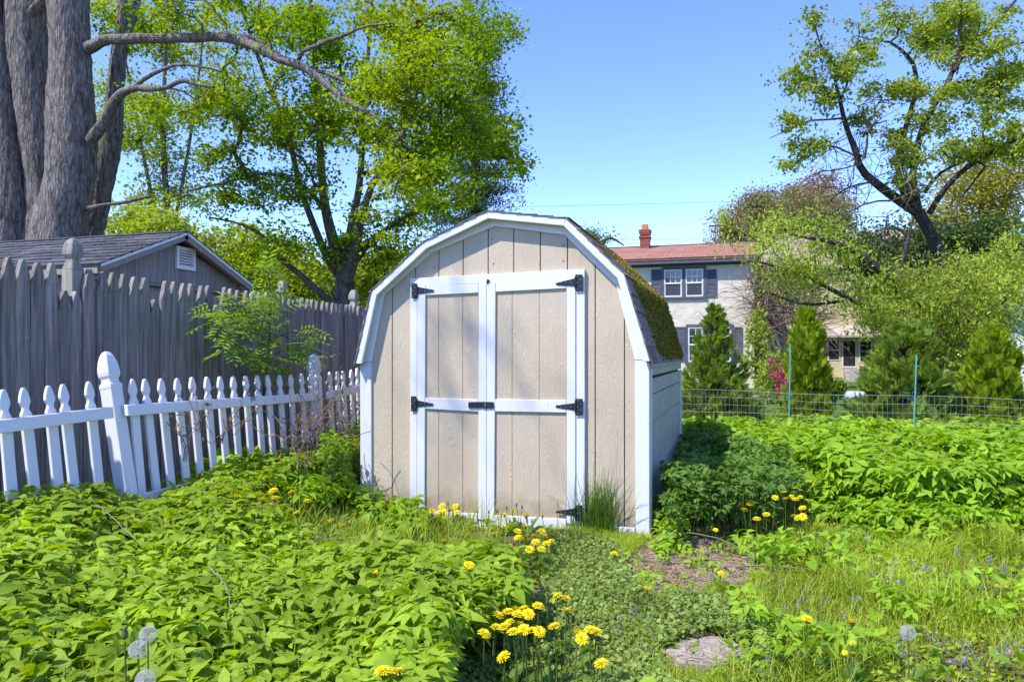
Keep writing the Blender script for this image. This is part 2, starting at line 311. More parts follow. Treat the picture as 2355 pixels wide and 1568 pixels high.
G_ivy = leaf('ground_ivy_leaf', (.175, .27, .045), (.38, .48, .12), .45, nscale=3, nvar=.25); G_petal = leaf('dandelion_petal', (.84, .68, .008), (.9, .78, .02), .15, nvar=.08)
G_stem = leaf('green_stem', (.10, .15, .03), (.16, .2, .06), .2); G_fluff = leaf('seed_fluff', (.62, .60, .56), (.8, .78, .75), .5, nvar=.05)
G_viol = leaf('violet_petal', (.20, .18, .45), (.36, .33, .62), .3); G_brnleaf = leaf('dry_leaf', (.22, .12, .07), (.38, .24, .15), .3)
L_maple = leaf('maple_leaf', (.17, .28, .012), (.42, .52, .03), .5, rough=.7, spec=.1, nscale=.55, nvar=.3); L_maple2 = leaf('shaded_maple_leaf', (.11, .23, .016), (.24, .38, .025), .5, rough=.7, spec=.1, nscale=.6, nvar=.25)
L_back = leaf('pale_maple_leaf', (.22, .32, .03), (.40, .47, .07), .5, nscale=.4); L_pine = leaf('pine_needle', (.04, .085, .04), (.085, .14, .065), .15)
L_apple = leaf('apple_leaf', (.18, .28, .03), (.42, .50, .08), .45, rough=.75, spec=.08, nscale=.8, nvar=.25); L_willow = leaf('willow_leaf', (.26, .37, .03), (.54, .63, .11), .45, rough=.75, spec=.08, nscale=.5, nvar=.3)
L_yel = leaf('yellow_green_leaf', (.26, .26, .03), (.42, .40, .06), .4); L_red = leaf('russet_bud', (.26, .15, .08), (.38, .27, .13), .4); L_olive = leaf('olive_leaf', (.20, .20, .06), (.36, .33, .12), .4)
L_arb = leaf('arborvitae_spray', (.11, .20, .01), (.40, .50, .03), .42, nscale=3, nvar=.3); L_arbd = leaf('sparse_arborvitae_spray', (.085, .165, .02), (.34, .45, .06), .42, nscale=3, nvar=.3)
L_ash = leaf('sapling_leaf', (.16, .30, .03), (.28, .44, .06), .45, nscale=2); L_vine = leaf('wall_ivy_leaf', (.05, .10, .02), (.11, .17, .04), .3); G_pink = leaf('pink_blossom', (.52, .03, .12), (.70, .08, .22), .3)
M_teal = plain('teal_plastic', (.10, .36, .36), .5); M_wire = plain('green_wire', (.24, .27, .25), .45, .2); M_bag = surf('bag_plastic', (.33, .42, .55), (.62, .68, .76), (9, 9, 9), .4, .5, (14, 14, 14), .03)
M_cable = plain('black_cable', (.03, .03, .035), .7)

# ------------------------------------------------------------------ ground
ax = np.concatenate([-np.geomspace(300, 9, 26), np.arange(-8.8, 9, .16), np.geomspace(9, 300, 26)])
ay = np.concatenate([-np.geomspace(200, 9, 22), np.arange(-8.8, 12, .16), np.geomspace(12.2, 500, 34)])
gx, gy = np.meshgrid(ax, ay); nx, ny = len(ax), len(ay)
ii = np.arange(nx * ny).reshape(ny, nx)
np_obj('ground', np.stack([gx, gy, gz(gx, gy)], -1).reshape(-1, 3), np.stack([ii[:-1, :-1], ii[:-1, 1:], ii[1:, 1:], ii[1:, :-1]], -1).reshape(-1, 4), M_ground, smooth=True)
bpy.data.objects['ground']['kind'] = 'structure'

# ------------------------------------------------------------------ the beige shed
W, DEP = 2.47, 3.05
shed = thing('garden_shed', (-W / 2, 0, 0), 'beige gambrel-roof garden shed with white trim, black hinges and a mossy roof', 'shed')
OV = -.10                                                   # front overhang of the roof
def fz(n, x, y, pl): p = on_y(*Z(n, x, y), pl); return (p[0], p[2])
out3 = [(90, 1058), (190, 598), (520, 285), (930, 85), (1437, 133), (1803, 487), (1970, 1043)]
inn3 = [(190, 1048), (272, 618), (573, 350), (975, 180), (1425, 236), (1755, 562), (1873, 1034)]
outp = [fz(3, x, y, OV) for x, y in out3]; innp = [fz(3, x, y, -.02) for x, y in inn3]
cx0, cx1 = fz(3, 118, 1045, -.022)[0], fz(3, 1965, 1045, -.022)[0]
base_z = -.03
prof = [(innp[0][0] - .03, base_z)] + [(x - (.03 if i < 3 else -.03 if i > 3 else 0), z + .03) for i, (x, z) in enumerate(innp)] + [(innp[-1][0] + .03, base_z)]
prof[0] = (cx0 + .02, base_z); prof[1] = (cx0 + .02, innp[0][1]); prof[-1] = (cx1 - .02, base_z); prof[-2] = (cx1 - .02, innp[-1][1])
roofin = [(x, z - .035) for x, z in outp]; roofin[0] = (cx0 + .03, outp[0][1] - .01); roofin[-1] = (cx1 - .03, outp[-1][1] - .01)
prism('wall_core', [(cx0 + .03, .012, base_z)] + [(x, .012, z - .01) for x, z in roofin] + [(cx1 - .03, .012, base_z)], (0, DEP - .02, 0), M_dark, shed)
def clip(poly, axis, v, keep_gt):
    res = []
    for i in range(len(poly)):
        a, b = poly[i], poly[(i + 1) % len(poly)]; ia = (a[axis] >= v) == keep_gt; ib = (b[axis] >= v) == keep_gt
        if ia: res.append(a)
        if ia != ib: t = (v - a[axis]) / (b[axis] - a[axis]); res.append(tuple(a[k] + t * (b[k] - a[k]) for k in (0, 1)))
    return res
def board(name, poly, y0, th, mat, par, bevel=.003): return prism(name, [(x, y0, z) for x, z in poly], (0, th, 0), mat, par, bevel)
grv = [fz(3, x, 700, 0)[0] for x in (118, 325, 472, 622, 777, 937, 1100, 1270, 1443, 1620, 1807, 1975)]
dl, dr = fz(3, 462, 800, 0)[0], fz(3, 1530, 800, 0)[0]; dtop = fz(3, 1000, 520, 0)[1]
for a, b in zip(grv, grv[1:]):
    for zlo, ok in ((base_z + .02, a < dl - .02 or b > dr + .02), (dtop, b > dl and a < dr)):
        if not ok: continue
        x0, x1 = a + .0035, b - .0035
        if zlo < .5: x0, x1 = (x0, min(x1, dl)) if a < dl else (max(x0, dr), x1)
        if x1 - x0 < .02: continue
        if zlo > .5 and (x0 < dl): x0 = dl
        if zlo > .5 and (x1 > dr): x1 = dr
        p = clip(clip(clip(prof, 0, x0, True), 0, x1, False), 1, zlo, True)
        if len(p) > 2: board('siding_board', p, 0, .011, M_side, shed, .0025)
# nail holes
for x, y in ((965, 263), (1415, 303), (1416, 403), (593, 442), (972, 422), (425, 591)):
    q = fz(3, x, y, -.001); bm = bmesh.new(); add_lathe(bm, [(.006, 0), (.004, .0)], 8); bmesh.ops.rotate(bm, verts=bm.verts, matrix=Matrix.Rotation(R(90), 3, 'X')); bmesh.ops.translate(bm, verts=bm.verts, vec=(q[0], -.0015, q[1])); bm_obj('nail_hole', bm, M_dark, shed)
# rake trim against the wall and the fly rafter in front of it
midp = [(outp[i][0] * .5 + 0, outp[i][1]) for i in range(7)]
out_low = []
for i in range(7):                                          # lower edge of the outer board
    a = np.array(outp[i]); d = (np.array(outp[min(i + 1, 6)]) - np.array(outp[max(i - 1, 0)])); d /= np.linalg.norm(d); out_low.append(tuple(a - np.array([-d[1], d[0]]) * .058))
out_low[0] = (outp[0][0] + .055, outp[0][1]); out_low[6] = (outp[6][0] - .055, outp[6][1])
inn_up = [(x, z - .012) for x, z in roofin]; inn_up[0] = (cx0 + .004, innp[0][1]); inn_up[6] = (cx1 - .004, innp[6][1])
for i in range(6):
    board('rake_board', [outp[i], outp[i + 1], out_low[i + 1], out_low[i]], OV - (i % 2) * .001, .03, M_white, shed)
    board('rake_trim', [inn_up[i], inn_up[i + 1], innp[i + 1], innp[i]], -.021 - (i % 2) * .001, .02, M_white, shed)
    prism('soffit', [(out_low[i][0], OV + .031, out_low[i][1] + .004), (out_low[i + 1][0], OV + .031, out_low[i + 1][1] + .004), (inn_up[i + 1][0], -.003, inn_up[i + 1][1] + .006), (inn_up[i][0], -.003, inn_up[i][1] + .006)], (0, 0, .015), M_white, shed)
zb = fz(4, 1950, 1055, -.02)[1]; zl = fz(4, 150, 700, -.02)[1] - .35
board('corner_board', [(cx0, innp[0][1] - .003), (innp[0][0], innp[0][1] - .003), (innp[0][0] + .004, base_z), (cx0 + .004, base_z)], -.02, .02, M_whiteworn, shed)
board('corner_board', [(innp[6][0], innp[6][1] - .003), (cx1, innp[6][1] - .003), (fz(4, 2025, 1050, -.02)[0], base_z), (fz(4, 1935, 1050, -.02)[0], base_z)], -.02, .02, M_white, shed)
board('base_board', [(fz(4, 1880, 975, -.02)[0] - .9, .075), (innp[6][0] - .002, .06), (innp[6][0] - .002, base_z), (fz(4, 1880, 975, -.02)[0] - .9, base_z)], -.017, .017, M_whiteworn, shed)
# roof: decks, shingle courses, moss
for i in range(6):
    a, b = np.array(outp[i]), np.array(outp[i + 1]); d = (b - a) / np.linalg.norm(b - a); nrm = np.array([-d[1], d[0]]); ln = np.linalg.norm(b - a)
    P = [a - nrm * .002, b - nrm * .002, b - nrm * .022, a - nrm * .022]
    prism('roof_deck', [(x, OV + .032, z) for x, z in P], (0, DEP + .12, 0), M_dark, shed)
    up = d if i < 3 else -d; lo = a if i < 3 else b         # direction towards the ridge
    nc = max(2, round(ln / .125)); cw = ln / nc
    for c in range(nc):
        nt_ = 7
        for k in range(nt_):
            tw = (DEP + .14) / nt_; y0 = OV - .012 + k * tw + (0 if (k == 0) else (c % 2) * .0) + .003; y1 = OV - .012 + (k + 1) * tw - .003
            q0 = lo + up * (c * cw - .02) + nrm * (.012 + random.uniform(0, .004)); q1 = lo + up * ((c + 1) * cw + .02) + nrm * .003
            th = -nrm * .006
            prism('shingle', [(q0[0], y0, q0[1]), (q1[0], y0, q1[1]), (q1[0] + th[0], y0, q1[1] + th[1]), (q0[0] + th[0], y0, q0[1] + th[1])], (0, y1 - y0, 0), M_shing, shed)
    if i >= 4:                                              # moss thickens away from the gable edge
        n = (0, 5000, 15000)[i - 3]; u = rng.random(n); y = OV + (DEP + .1) * rng.random(n) ** .7
        cl = np.sin(y * 5 + u * 9) * np.sin(y * 11 - u * 13 + 2) * .4 + np.sin(y * 27 + u * 31) * .25 + .25 * rng.normal(size=n)
        k = (y > (.10 + .30 * u if i == 5 else .9 - .5 * u) + .22 * rng.random(n)) & (cl > (.0, .1, -.12)[i - 3] + .5 * np.clip(u - .9, 0, 1) * 8); u, y = u[k], y[k]; n = len(u)
        P = np.stack([a[0] + d[0] * u * ln, y, a[1] + d[1] * u * ln], -1) + np.array([nrm[0], 0, nrm[1]]) * .012
        tv = np.array([(-.5, 0, 0), (.5, 0, 0), (.25, .3, 1.), (-.25, .3, 1.)]); tf = np.array([(0, 1, 2, 3)])
        Mx = basis(n, rng.random(n) * 6.28, rng.normal(0, .6, n)); Rn = np.stack([np.array([d[0], 0, d[1]]), np.array([0, 1, 0]), np.array([nrm[0], 0, nrm[1]])], 1); Mx = Rn[None] @ Mx
        V, Fs = scatter(tv, tf, P, Mx, .008 + .016 * rng.random(n)); tag(np_obj('moss', V, Fs, M_moss, shed), 'yellow green moss on the roof shingles', kind='stuff')
# side walls: lapped boards
def sidepoly(pts, n=9): return [on_x(*Z(n, x, y), cx1 + .004) for x, y in pts]
xs = cx1 - .02
zt = [1.2275, 1.07, .85, .64, .43, .215, -.03]
for side in (1, -1):
    for k in range(6):
        z1, z0 = zt[k], zt[k + 1]; xx = xs if side > 0 else cx0 + .02; o = side * .02
        if k == 0: z1 = 1.20
        bm = bmesh.new(); hull8(bm, [(xx - side * .01, .006, z0 - .012), (xx + o, .006, z0 - .012), (xx + o, DEP, z0 - .012), (xx - side * .01, DEP, z0 - .012), (xx - side * .01, .006, z1 - .026), (xx + o * .3, .006, z1 - .026), (xx + o * .3, DEP, z1 - .026), (xx - side * .01, DEP, z1 - .026)])
        bm_obj('lap_board', bm, M_sidegrey, shed, bevel=.002)
    xx = xs if side > 0 else cx0 + .02; s = side
    for za, zb2, o in ((1.26, 1.325, .035), (1.20, 1.262, .026)):
        box('eave_trim', (min(xx, xx + s * o), .0, za), (max(xx, xx + s * o), DEP, zb2), M_sidegrey, shed, .003)
    box('corner_board', (min(xx + s * .008, xx + s * .03), .022, base_z), (max(xx + s * .008, xx + s * .03), .085, 1.30), M_white, shed, .003)
    box('corner_board', (min(xx + s * .008, xx + s * .03), DEP - .05, base_z), (max(xx + s * .008, xx + s * .03), DEP + .015, 1.19), M_white, shed, .003)
box('back_wall', (cx0 + .03, DEP - .006, base_z), (cx1 - .03, DEP + .012, 1.2), M_side, shed)
# door casing, doors
Q = lambda pts, n=3, pl=-.03: [fz(n, x, y, pl) for x, y in pts]
board('door_header', Q([(440, 515), (1553, 455), (1553, 516), (930, 546), (440, 562)]), -.034, .034, M_white, shed)
zb_d = fz(4, 1500, 985, -.03)[1]
board('door_jamb', Q([(440, 563), (484, 561), (480, 2060), (436, 2060)]), -.03, .03, M_white, shed)
board('door_jamb', Q([(1496, 517), (1553, 515), (1553, 2080), (1496, 2080)]), -.03, .03, M_white, shed)
def door(name, xs_, top, bot, midr, grooves, panels):
    d = thing.__call__ if False else None
    bm = bmesh.new(); (xl, xr) = xs_
    p = Q([(xl + 3, top[0]), (xr - 3, top[1]), (xr - 3, bot), (xl + 3, bot)], pl=-.012); add_prism(bm, [(x, -.012, z) for x, z in p], (0, .01, 0)); dr_ = bm_obj(name, bm, M_dark, shed)
    for (l0, l1) in panels:                                 # door_panel boards behind the rails
        pp = Q([(l0 + 1, top[0] + 6), (l1 - 1, top[1] + 6), (l1 - 1, bot - 4), (l0 + 1, bot - 4)], pl=-.022); board('panel_board', pp, -.022, .01, M_side, dr_, .002)
    return dr_
dL = door('door', (485, 925), (560, 548), 2035, None, None, [(537, 622), (622, 775), (775, 875)])
dR = door('door', (927, 1495), (547, 517), 2065, None, None, [(980, 1090), (1090, 1263), (1263, 1437)])
board('stile', Q([(485, 560), (535, 622), (530, 2040), (481, 2030)][:1] + [(536, 558), (531, 2040), (481, 2030)], pl=-.04), -.04, .018, M_white, dL)
board('stile', Q([(875, 549), (925, 546), (925, 2055), (872, 2050)], pl=-.04), -.04, .018, M_white, dL)
board('rail', Q([(538, 558.5), (873, 549.5), (873, 606), (537, 622)], pl=-.04), -.0385, .0165, M_white, dL)
board('rail', Q([(534, 1276), (871, 1286), (871, 1364), (534, 1345)], pl=-.04), -.0385, .0165, M_whiteworn, dL)
board('stile', Q([(927.5, 546), (984, 543), (975, 2060), (927.5, 2055)], pl=-.04), -.041, .019, M_white, dR)
board('stile', Q([(1437, 519), (1494, 517), (1494, 2080), (1437, 2075)], pl=-.04), -.041, .019, M_white, dR)
board('rail', Q([(986, 543), (1435, 519.5), (1435, 577), (984, 600)], pl=-.04), -.0395, .0175, M_white, dR)
board('rail', Q([(979, 1284), (1435, 1292), (1435, 1370), (979, 1362)], pl=-.04), -.0395, .0175, M_whiteworn, dR)
board('rail', [fz(4, x, y, -.04) for x, y in [(560, 893), (893, 908), (893, 965), (560, 950)]], -.0385, .0165, M_whiteworn, dL)
board('rail', [fz(4, x, y, -.04) for x, y in [(1003, 917), (1476, 944), (1476, 1010), (1003, 985)]], -.0395, .0175, M_whiteworn, dR)
box('sill', (dl - .02, -.024, base_z), (dr + .02, .0, .035), M_whiteworn, shed, .004)
def hinge(par, plate, tongue, n=3, pl=-.047):
    x0, x1, y0, y1 = plate; bm = bmesh.new()
    add_prism(bm, [(x, pl, z) for x, z in Q([(x0, y0), (x1, y0), (x1, y1), (x0, y1)], n, pl)], (0, .006, 0)); h = bm_obj('hinge', bm, M_iron, par, bevel=.0015)
    tx, ty, ty2, tipx, tipy = tongue
    prism('strap', [(x, pl, z) for x, z in Q([(tx, ty), (tipx, tipy - 6), (tipx + (3 if tipx > tx else -3), tipy), (tipx, tipy + 6), (tx, ty2)], n, pl - .002)], (0, .005, 0), M_iron, h, .0012)
    kx = x1 if tipx > x1 else x0; kz = Q([(kx, y0 + 12), (kx, y1 - 12)], n, pl - .004); V, Fs = tube([(kz[0][0], pl - .003, kz[0][1]), (kz[1][0], pl - .003, kz[1][1])], .006, 8); np_obj('hinge_barrel', V, Fs, M_iron, h, True)
    pts = [((x0 + x1) / 2 + s * (x1 - x0) * .2, y0 + (y1 - y0) * f) for s, f in ((-1, .12), (1, .3), (-1, .5), (1, .7), (-1, .88))] + [(tx + (tipx - tx) * f, (ty + ty2) / 2 + 2) for f in (.25, .5, .75)]
    for px, py in pts:
        q = fz(n, px, py, pl - .003); bm = bmesh.new(); add_lathe(bm, [(.0042, 0), (.003, .0022)], 6); bmesh.ops.rotate(bm, verts=bm.verts, matrix=Matrix.Rotation(R(90), 3, 'X')); bmesh.ops.translate(bm, verts=bm.verts, vec=(q[0], pl - .001, q[1])); bm_obj('screw', bm, M_screw, h)
hinge(shed, (447, 481, 545, 641), (482, 568, 614, 586, 592)); hinge(shed, (443, 478, 1265, 1361), (480, 1291, 1334, 583, 1318))
hinge(shed, (1493, 1539, 489, 594), (1492, 512, 564, 1370, 549)); hinge(shed, (1493, 1540, 1281, 1386), (1492, 1308, 1356, 1368, 1330))
hinge(shed, (1493, 1538, 1960, 2060), (1492, 1980, 2030, 1370, 2003))
hb = bmesh.new(); add_prism(hb, [(x, -.052, z) for x, z in Q([(810, 1302), (893, 1301), (893, 1339), (810, 1339)], 3, -.05)], (0, .012, 0)); hs = bm_obj('hasp', hb, M_iron, shed, bevel=.002)
prism('hasp_plate', [(x, -.054, z) for x, z in Q([(897, 1300), (970, 1302), (970, 1341), (897, 1340)], 3, -.05)], (0, .013, 0), M_iron, hs, .002)
prism('staple', [(x, -.062, z) for x, z in Q([(917, 1311), (921, 1311), (921, 1331), (917, 1331)], 3, -.055)], (0, .01, 0), M_screw, hs)
prism('catch_hook', [(x, -.05, z) for x, z in Q([(928, 520), (942, 522), (932, 545), (925, 545)], 3, -.05)], (0, .015, 0), M_iron, shed)

# ------------------------------------------------------------------ white picket fence
PX = -3.1
pf = thing('picket_fence', (PX, -.8, .17), 'leaning white vinyl picket fence with lichen flecks in front of the grey fence', 'fence')
def lean(y): return R(float(np.interp(y, [-4, -1.9, .4, 2], [7, 7.5, 3.5, 2.5])))
hw = .032
half = [(hw, 0), (hw, -.155), (hw * .55, -.128), (hw * .55, -.115), (hw * .98, -.085), (hw * .9, -.06), (hw * .55, -.024), (hw * .2, -.003)]
PH = 1.06
outl = [(y, PH + z if i else 0) for i, (y, z) in enumerate(half)]; outl = outl + [(-y, z) for y, z in outl[::-1]]
bm = bmesh.new(); add_prism(bm, [(-.011, y, z) for y, z in outl], (.022, 0, 0)); me_p = bm_mesh('picket', bm, M_vinyl, bevel=.002)
tips = [(20, 960), (165, 950), (295, 938), (390, 930), (525, 915)] + [(757, 900), (850, 900), (935, 897), (1022, 895), (1103, 890), (1178, 888), (1253, 886), (1325, 884), (1397, 882), (1460, 880), (1525, 878), (1588, 876), (1648, 875), (1705, 870), (1758, 866)] + [(1862, 860), (1905, 858), (1945, 852), (1987, 847), (2025, 838)]
tp = [on_x(*Z(2, x, y), PX - .11) for x, y in tips]
tp = [tp[0] - np.array([0, .16 * k, 0]) for k in (3, 2, 1)] + tp + [tp[-1] + np.array([0, .16 * k, 0]) for k in range(1, 9)]
for p in tp:
    a = lean(p[1]) + random.uniform(-.012, .012); o = link('picket', me_p, pf, (PX + .09 * 0 - world_org(pf)[0], p[1] - world_org(pf)[1], p[2] - PH * math.cos(a) - world_org(pf)[2])); o.rotation_euler = (random.uniform(-.01, .01), -a, 0)
def rail(a, b):
    A, B = on_x(*Z(2, *a), PX - .06), on_x(*Z(2, *b), PX - .06); bm = bmesh.new(); n = []
    for q in (A, B):
        l = math.tan(lean(q[1])); f = lambda z: PX - l * (z - .17) + .014
        n += [(f(q[2] - .036), q[1], q[2] - .036), (f(q[2] - .036) + .032, q[1], q[2] - .036), (f(q[2] + .036) + .032, q[1], q[2] + .036), (f(q[2] + .036), q[1], q[2] + .036)]
    hull8(bm, n); bm_obj('rail', bm, M_vinyl, pf, bevel=.003); return A, B
rail((-500, 1240), (655, 1093)); rail((735, 1083), (1790, 1003)); A, B = rail((1855, 997), (2045, 957))
for za in (-.55,):                                           # bottom rails, mostly in the weeds
    for (y0, y1) in ((-4.3, -2.0), (-1.86, .33), (.46, 2.4)):
        bm = bmesh.new(); n = []
        for y in (y0, y1): l = math.tan(lean(y)); z = .42; x = PX - l * (z - .17) + .014; n += [(x, y, z - .036), (x + .032, y, z - .036), (x + .032, y, z + .036), (x, y, z + .036)]
        hull8(bm, n); bm_obj('rail', bm, M_vinyl, pf, bevel=.003)
def post(y, top, la, wid):
    bm = bmesh.new(); h = (top - .12) / math.cos(la); add_lathe(bm, [(wid, 0), (wid, h - .245)], square=True, cham=.06); me = bm_mesh('post', bm, M_vinyl)
    o = link('post', me, pf, (PX - .0 - world_org(pf)[0], y - world_org(pf)[1], .12 - .17)); o.rotation_euler = (0, -la, 0)
    bm = bmesh.new(); add_lathe(bm, [(wid * 1.04, h - .245), (wid * 1.04, h - .222), (wid * .80, h - .205), (wid * .80, h - .185), (wid * .98, h - .165), (wid * 1.02, h - .14), (wid * .98, h - .11), (wid * .86, h - .07), (wid * .62, h - .03), (wid * .34, h - .006), (wid * .08, h)], square=True, cham=.06)
    link('post_cap', bm_mesh('post_cap', bm, M_vinyl), o)
p1 = on_x(250, 808, PX - .2); p2 = on_x(729, 813, PX - .06)
post(on_x(292, 1060, PX - .06)[1], p1[2], R(10.5), .047); post(on_x(735, 940, PX)[1], p2[2], R(3), .047)

# ------------------------------------------------------------------ grey stockade fence
SX = -3.8
sf = thing('stockade_fence', (SX, 1, .15), 'tall weathered grey stockade fence of pointed wooden pickets', 'fence')
w = .049; SH = 1.9
half = [(w, 0), (w, -.15), (w * .88, -.115), (w * .58, -.055), (w * .27, -.01), (w * .14, 0)]
bm = bmesh.new(); outl = [(y, SH + z if i else 0) for i, (y, z) in enumerate(half)]
ol = outl + [(-y, z) for y, z in outl[::-1]]
v0 = [bm.verts.new((0, y, z)) for y, z in ol]; v1 = [bm.verts.new((.022 + (.012 if abs(y) < w * .99 else 0), y, z)) for y, z in ol]
n = len(ol)
for i in range(n): bm.faces.new((v0[i], v0[(i + 1) % n], v1[(i + 1) % n], v1[i]))
bm.faces.new(v0)
vm = [bm.verts.new((.036, 0, 0)), bm.verts.new((.036, 0, SH - .15))]
hn = len(outl); bm.faces.new((v1[0], vm[0], vm[1], v1[1])); bm.faces.new((vm[0], v1[n - 1], v1[n - 2], vm[1]))
for i in range(1, hn - 1): bm.faces.new((v1[i], vm[1], v1[i + 1]))
for i in range(hn, n - 2): bm.faces.new((v1[i], vm[1], v1[i + 1]))
bm.faces.new((v1[hn - 1], vm[1], v1[hn])); me_s = bm_mesh('picket', bm, M_weath)
ta, tb = on_x(*Z(2, 10, 210), SX), on_x(*Z(2, 1990, 475), SX)
y = ta[1] - 1.6; k = 0; gaps = (on_x(*Z(2, 395, 410), SX)[1], on_x(*Z(2, 872, 480), SX)[1], on_x(*Z(2, 1250, 400), SX)[1])
while y < 7.5:
    zt_ = ta[2] + (tb[2] - ta[2]) * (y - ta[1]) / (tb[1] - ta[1]) + random.uniform(-.007, .007) + .006 * math.sin(y * 2.1)
    dz = 0
    if any(abs(y - g) < .052 for g in gaps): dz = .16
    o = link('picket', me_s, sf, (random.uniform(-.006, .006), y - 1, zt_ - dz - SH - .15)); o.rotation_euler = (random.uniform(-.004, .004), random.uniform(-.006, .003), random.uniform(-.025, .025)); o.scale = (1, random.uniform(.95, 1.03), 1)
    y += .1015 + random.uniform(-.002, .003); k += 1
for zz in (.5, 1.15, 1.7): box('rail', (SX - .05, ta[1] - 1.5, zz), (SX - .004, 7.4, zz + .07), M_weath, sf)
for (zx, zy, zyb) in ((425, 97, 410), (1625, 340, 470), (2035, 390, 480)):
    t = on_x(*Z(2, zx, zy), SX - .06); bm = bmesh.new(); h = t[2]; r = .05
    add_lathe(bm, [(r, 0), (r, h - .22)], square=True, cham=.08, c=(SX - .07, t[1], 0)); po = bm_obj('post', bm, M_weathp, sf, bevel=.003)
    bm = bmesh.new(); add_lathe(bm, [(r, h - .219), (r * .7, h - .17), (r * .62, h - .15), (r * .98, h - .115), (r * .98, h - .085), (r * .8, h - .04), (r * .45, h - .008), (r * .2, h)], square=True, cham=.1, c=(SX - .07, t[1], 0)); bm_obj('finial', bm, M_weathp, po)

# ------------------------------------------------------------------ neighbour's grey outbuilding
GX = -7.0
ga, gb, gp = on_x(*Z(2, 575, 215), GX), on_x(*Z(2, 1450, 385), GX), on_x(*Z(2, 1085, 65), GX)
ya, yb, yp = ga[1], gb[1], (ga[1] + gb[1]) / 2; ze = (ga[2] + gb[2]) / 2; zp = gp[2]
nb = thing('grey_outbuilding', (GX - 2.5, yp, 0), 'grey weathered board outbuilding with charcoal shingles behind the stockade fence', 'outbuilding')
LN = 6.2; wy0, wy1 = ya + .16, yb - .16
zt0 = ze - .02
prism('wall_core', [(GX - .32, wy0, 0), (GX - .32, wy1, 0), (GX - .32, wy1, zt0), (GX - .32, yp, zp - .12), (GX - .32, wy0, zt0)], (-LN + .4, 0, 0), M_weatht, nb)
nbd = 21
for i in range(nbd):                                        # gable boards
    y0 = ya + .1 + (yb - ya - .2) * i / nbd; y1 = ya + .1 + (yb - ya - .2) * (i + 1) / nbd - .004
    top = lambda y: ze - .05 + (zp - .12 - ze) * (1 - abs(y - yp) / (yp - ya)) + .03
    zb0 = ze - .12
    prism('gable_board', [(GX - .2, y0, zb0), (GX - .2, y1, zb0), (GX - .2, y1, max(top(y1), zb0 + .01)), (GX - .2, y0, max(top(y0), zb0 + .01))], (-.02, 0, 0), M_weatht, nb, .002)
box('gable_beam', (GX - .3, ya + .1, ze - .17), (GX - .19, yb - .1, ze - .125), M_weatht, nb)
for i in range(9): box('wall_board', (GX - .325, wy0, ze - .18 - (i + 1) * .235), (GX - .30, wy1, ze - .186 - i * .235), M_weatht, nb, .003)
for s, yy in ((1, ya), (-1, yb)):
    dv = np.array([0, yp - yy, zp - ze]); dv /= np.linalg.norm(dv); nr = np.array([0, -dv[2] * s, dv[1] * s])
    A = np.array([GX, yy, ze]); B = np.array([GX, yp, zp])
    prism('rake_board', [A, B, B - nr * .10 * 1 - dv * .0, A - nr * .10], (-.03, 0, 0), M_weatht, nb)
    prism('rake_trim', [A + nr * .004, B + nr * .004, B - nr * .032, A - nr * .032], (.02, 0, 0), M_white, nb)
    prism('roof_deck', [A + nr * .003, B + nr * .003, B - nr * .03, A - nr * .03], (-LN, 0, 0), M_weatht, nb)
    ln = np.linalg.norm(B - A); nc = 9; cw = ln / nc
    for c in range(nc):
        nk = 16
        for k2 in range(nk):
            x0 = GX + .025 - (LN) * k2 / nk - (c % 2) * .0; x1 = x0 - LN / nk + .012; q0 = A + dv * (c * cw - .03) + nr * (.024 + random.uniform(0, .008)); q1 = A + dv * ((c + 1) * cw) + nr * .008
            prism('shingle', [(x0, q0[1], q0[2]), (x0, q1[1], q1[2]), (x0, q1[1], q1[2] - .008), (x0, q0[1], q0[2] - .012)], (x1 - x0, 0, 0), M_shingg, nb)
    box('eave_fascia', (GX - LN, yy - .01 if s > 0 else yy - .02, ze - .115), (GX - .032, yy + .02 if s > 0 else yy + .01, ze - .035), M_weathp, nb)
box('ridge_cap', (GX - LN, yp - .06, zp + .004), (GX + .02, yp + .06, zp + .022), M_shingg, nb)
va, vb = on_x(*Z(2, 1012, 138), GX - .17), on_x(*Z(2, 1120, 292), GX - .17)
bm = bmesh.new(); yv0, yv1, zv0, zv1 = va[1], vb[1], vb[2] + .02, va[2]
f = .045
for (a1, b1) in (((yv0, zv0), (yv0 + f, zv1)), ((yv1 - f, zv0), (yv1, zv1)), ((yv0 + f, zv0), (yv1 - f, zv0 + f)), ((yv0 + f, zv1 - f), (yv1 - f, zv1))): add_box(bm, (GX - .195, a1[0], a1[1]), (GX - .155, b1[0], b1[1]))
vt = bm_obj('gable_vent', bm, M_white, nb); box('vent_back', (GX - .198, yv0 + f, zv0 + f), (GX - .192, yv1 - f, zv1 - f), M_dark, vt)
for i in range(6):
    z0 = zv0 + f + (zv1 - zv0 - 2 * f) * i / 6; hh = (zv1 - zv0 - 2 * f) / 6
    prism('slat', [(GX - .158, yv0 + f, z0), (GX - .158, yv0 + f, z0 + hh * .25), (GX - .19, yv0 + f, z0 + hh * .95), (GX - .19, yv0 + f, z0 + hh * .7)], (0, yv1 - yv0 - 2 * f, 0), M_white, vt)

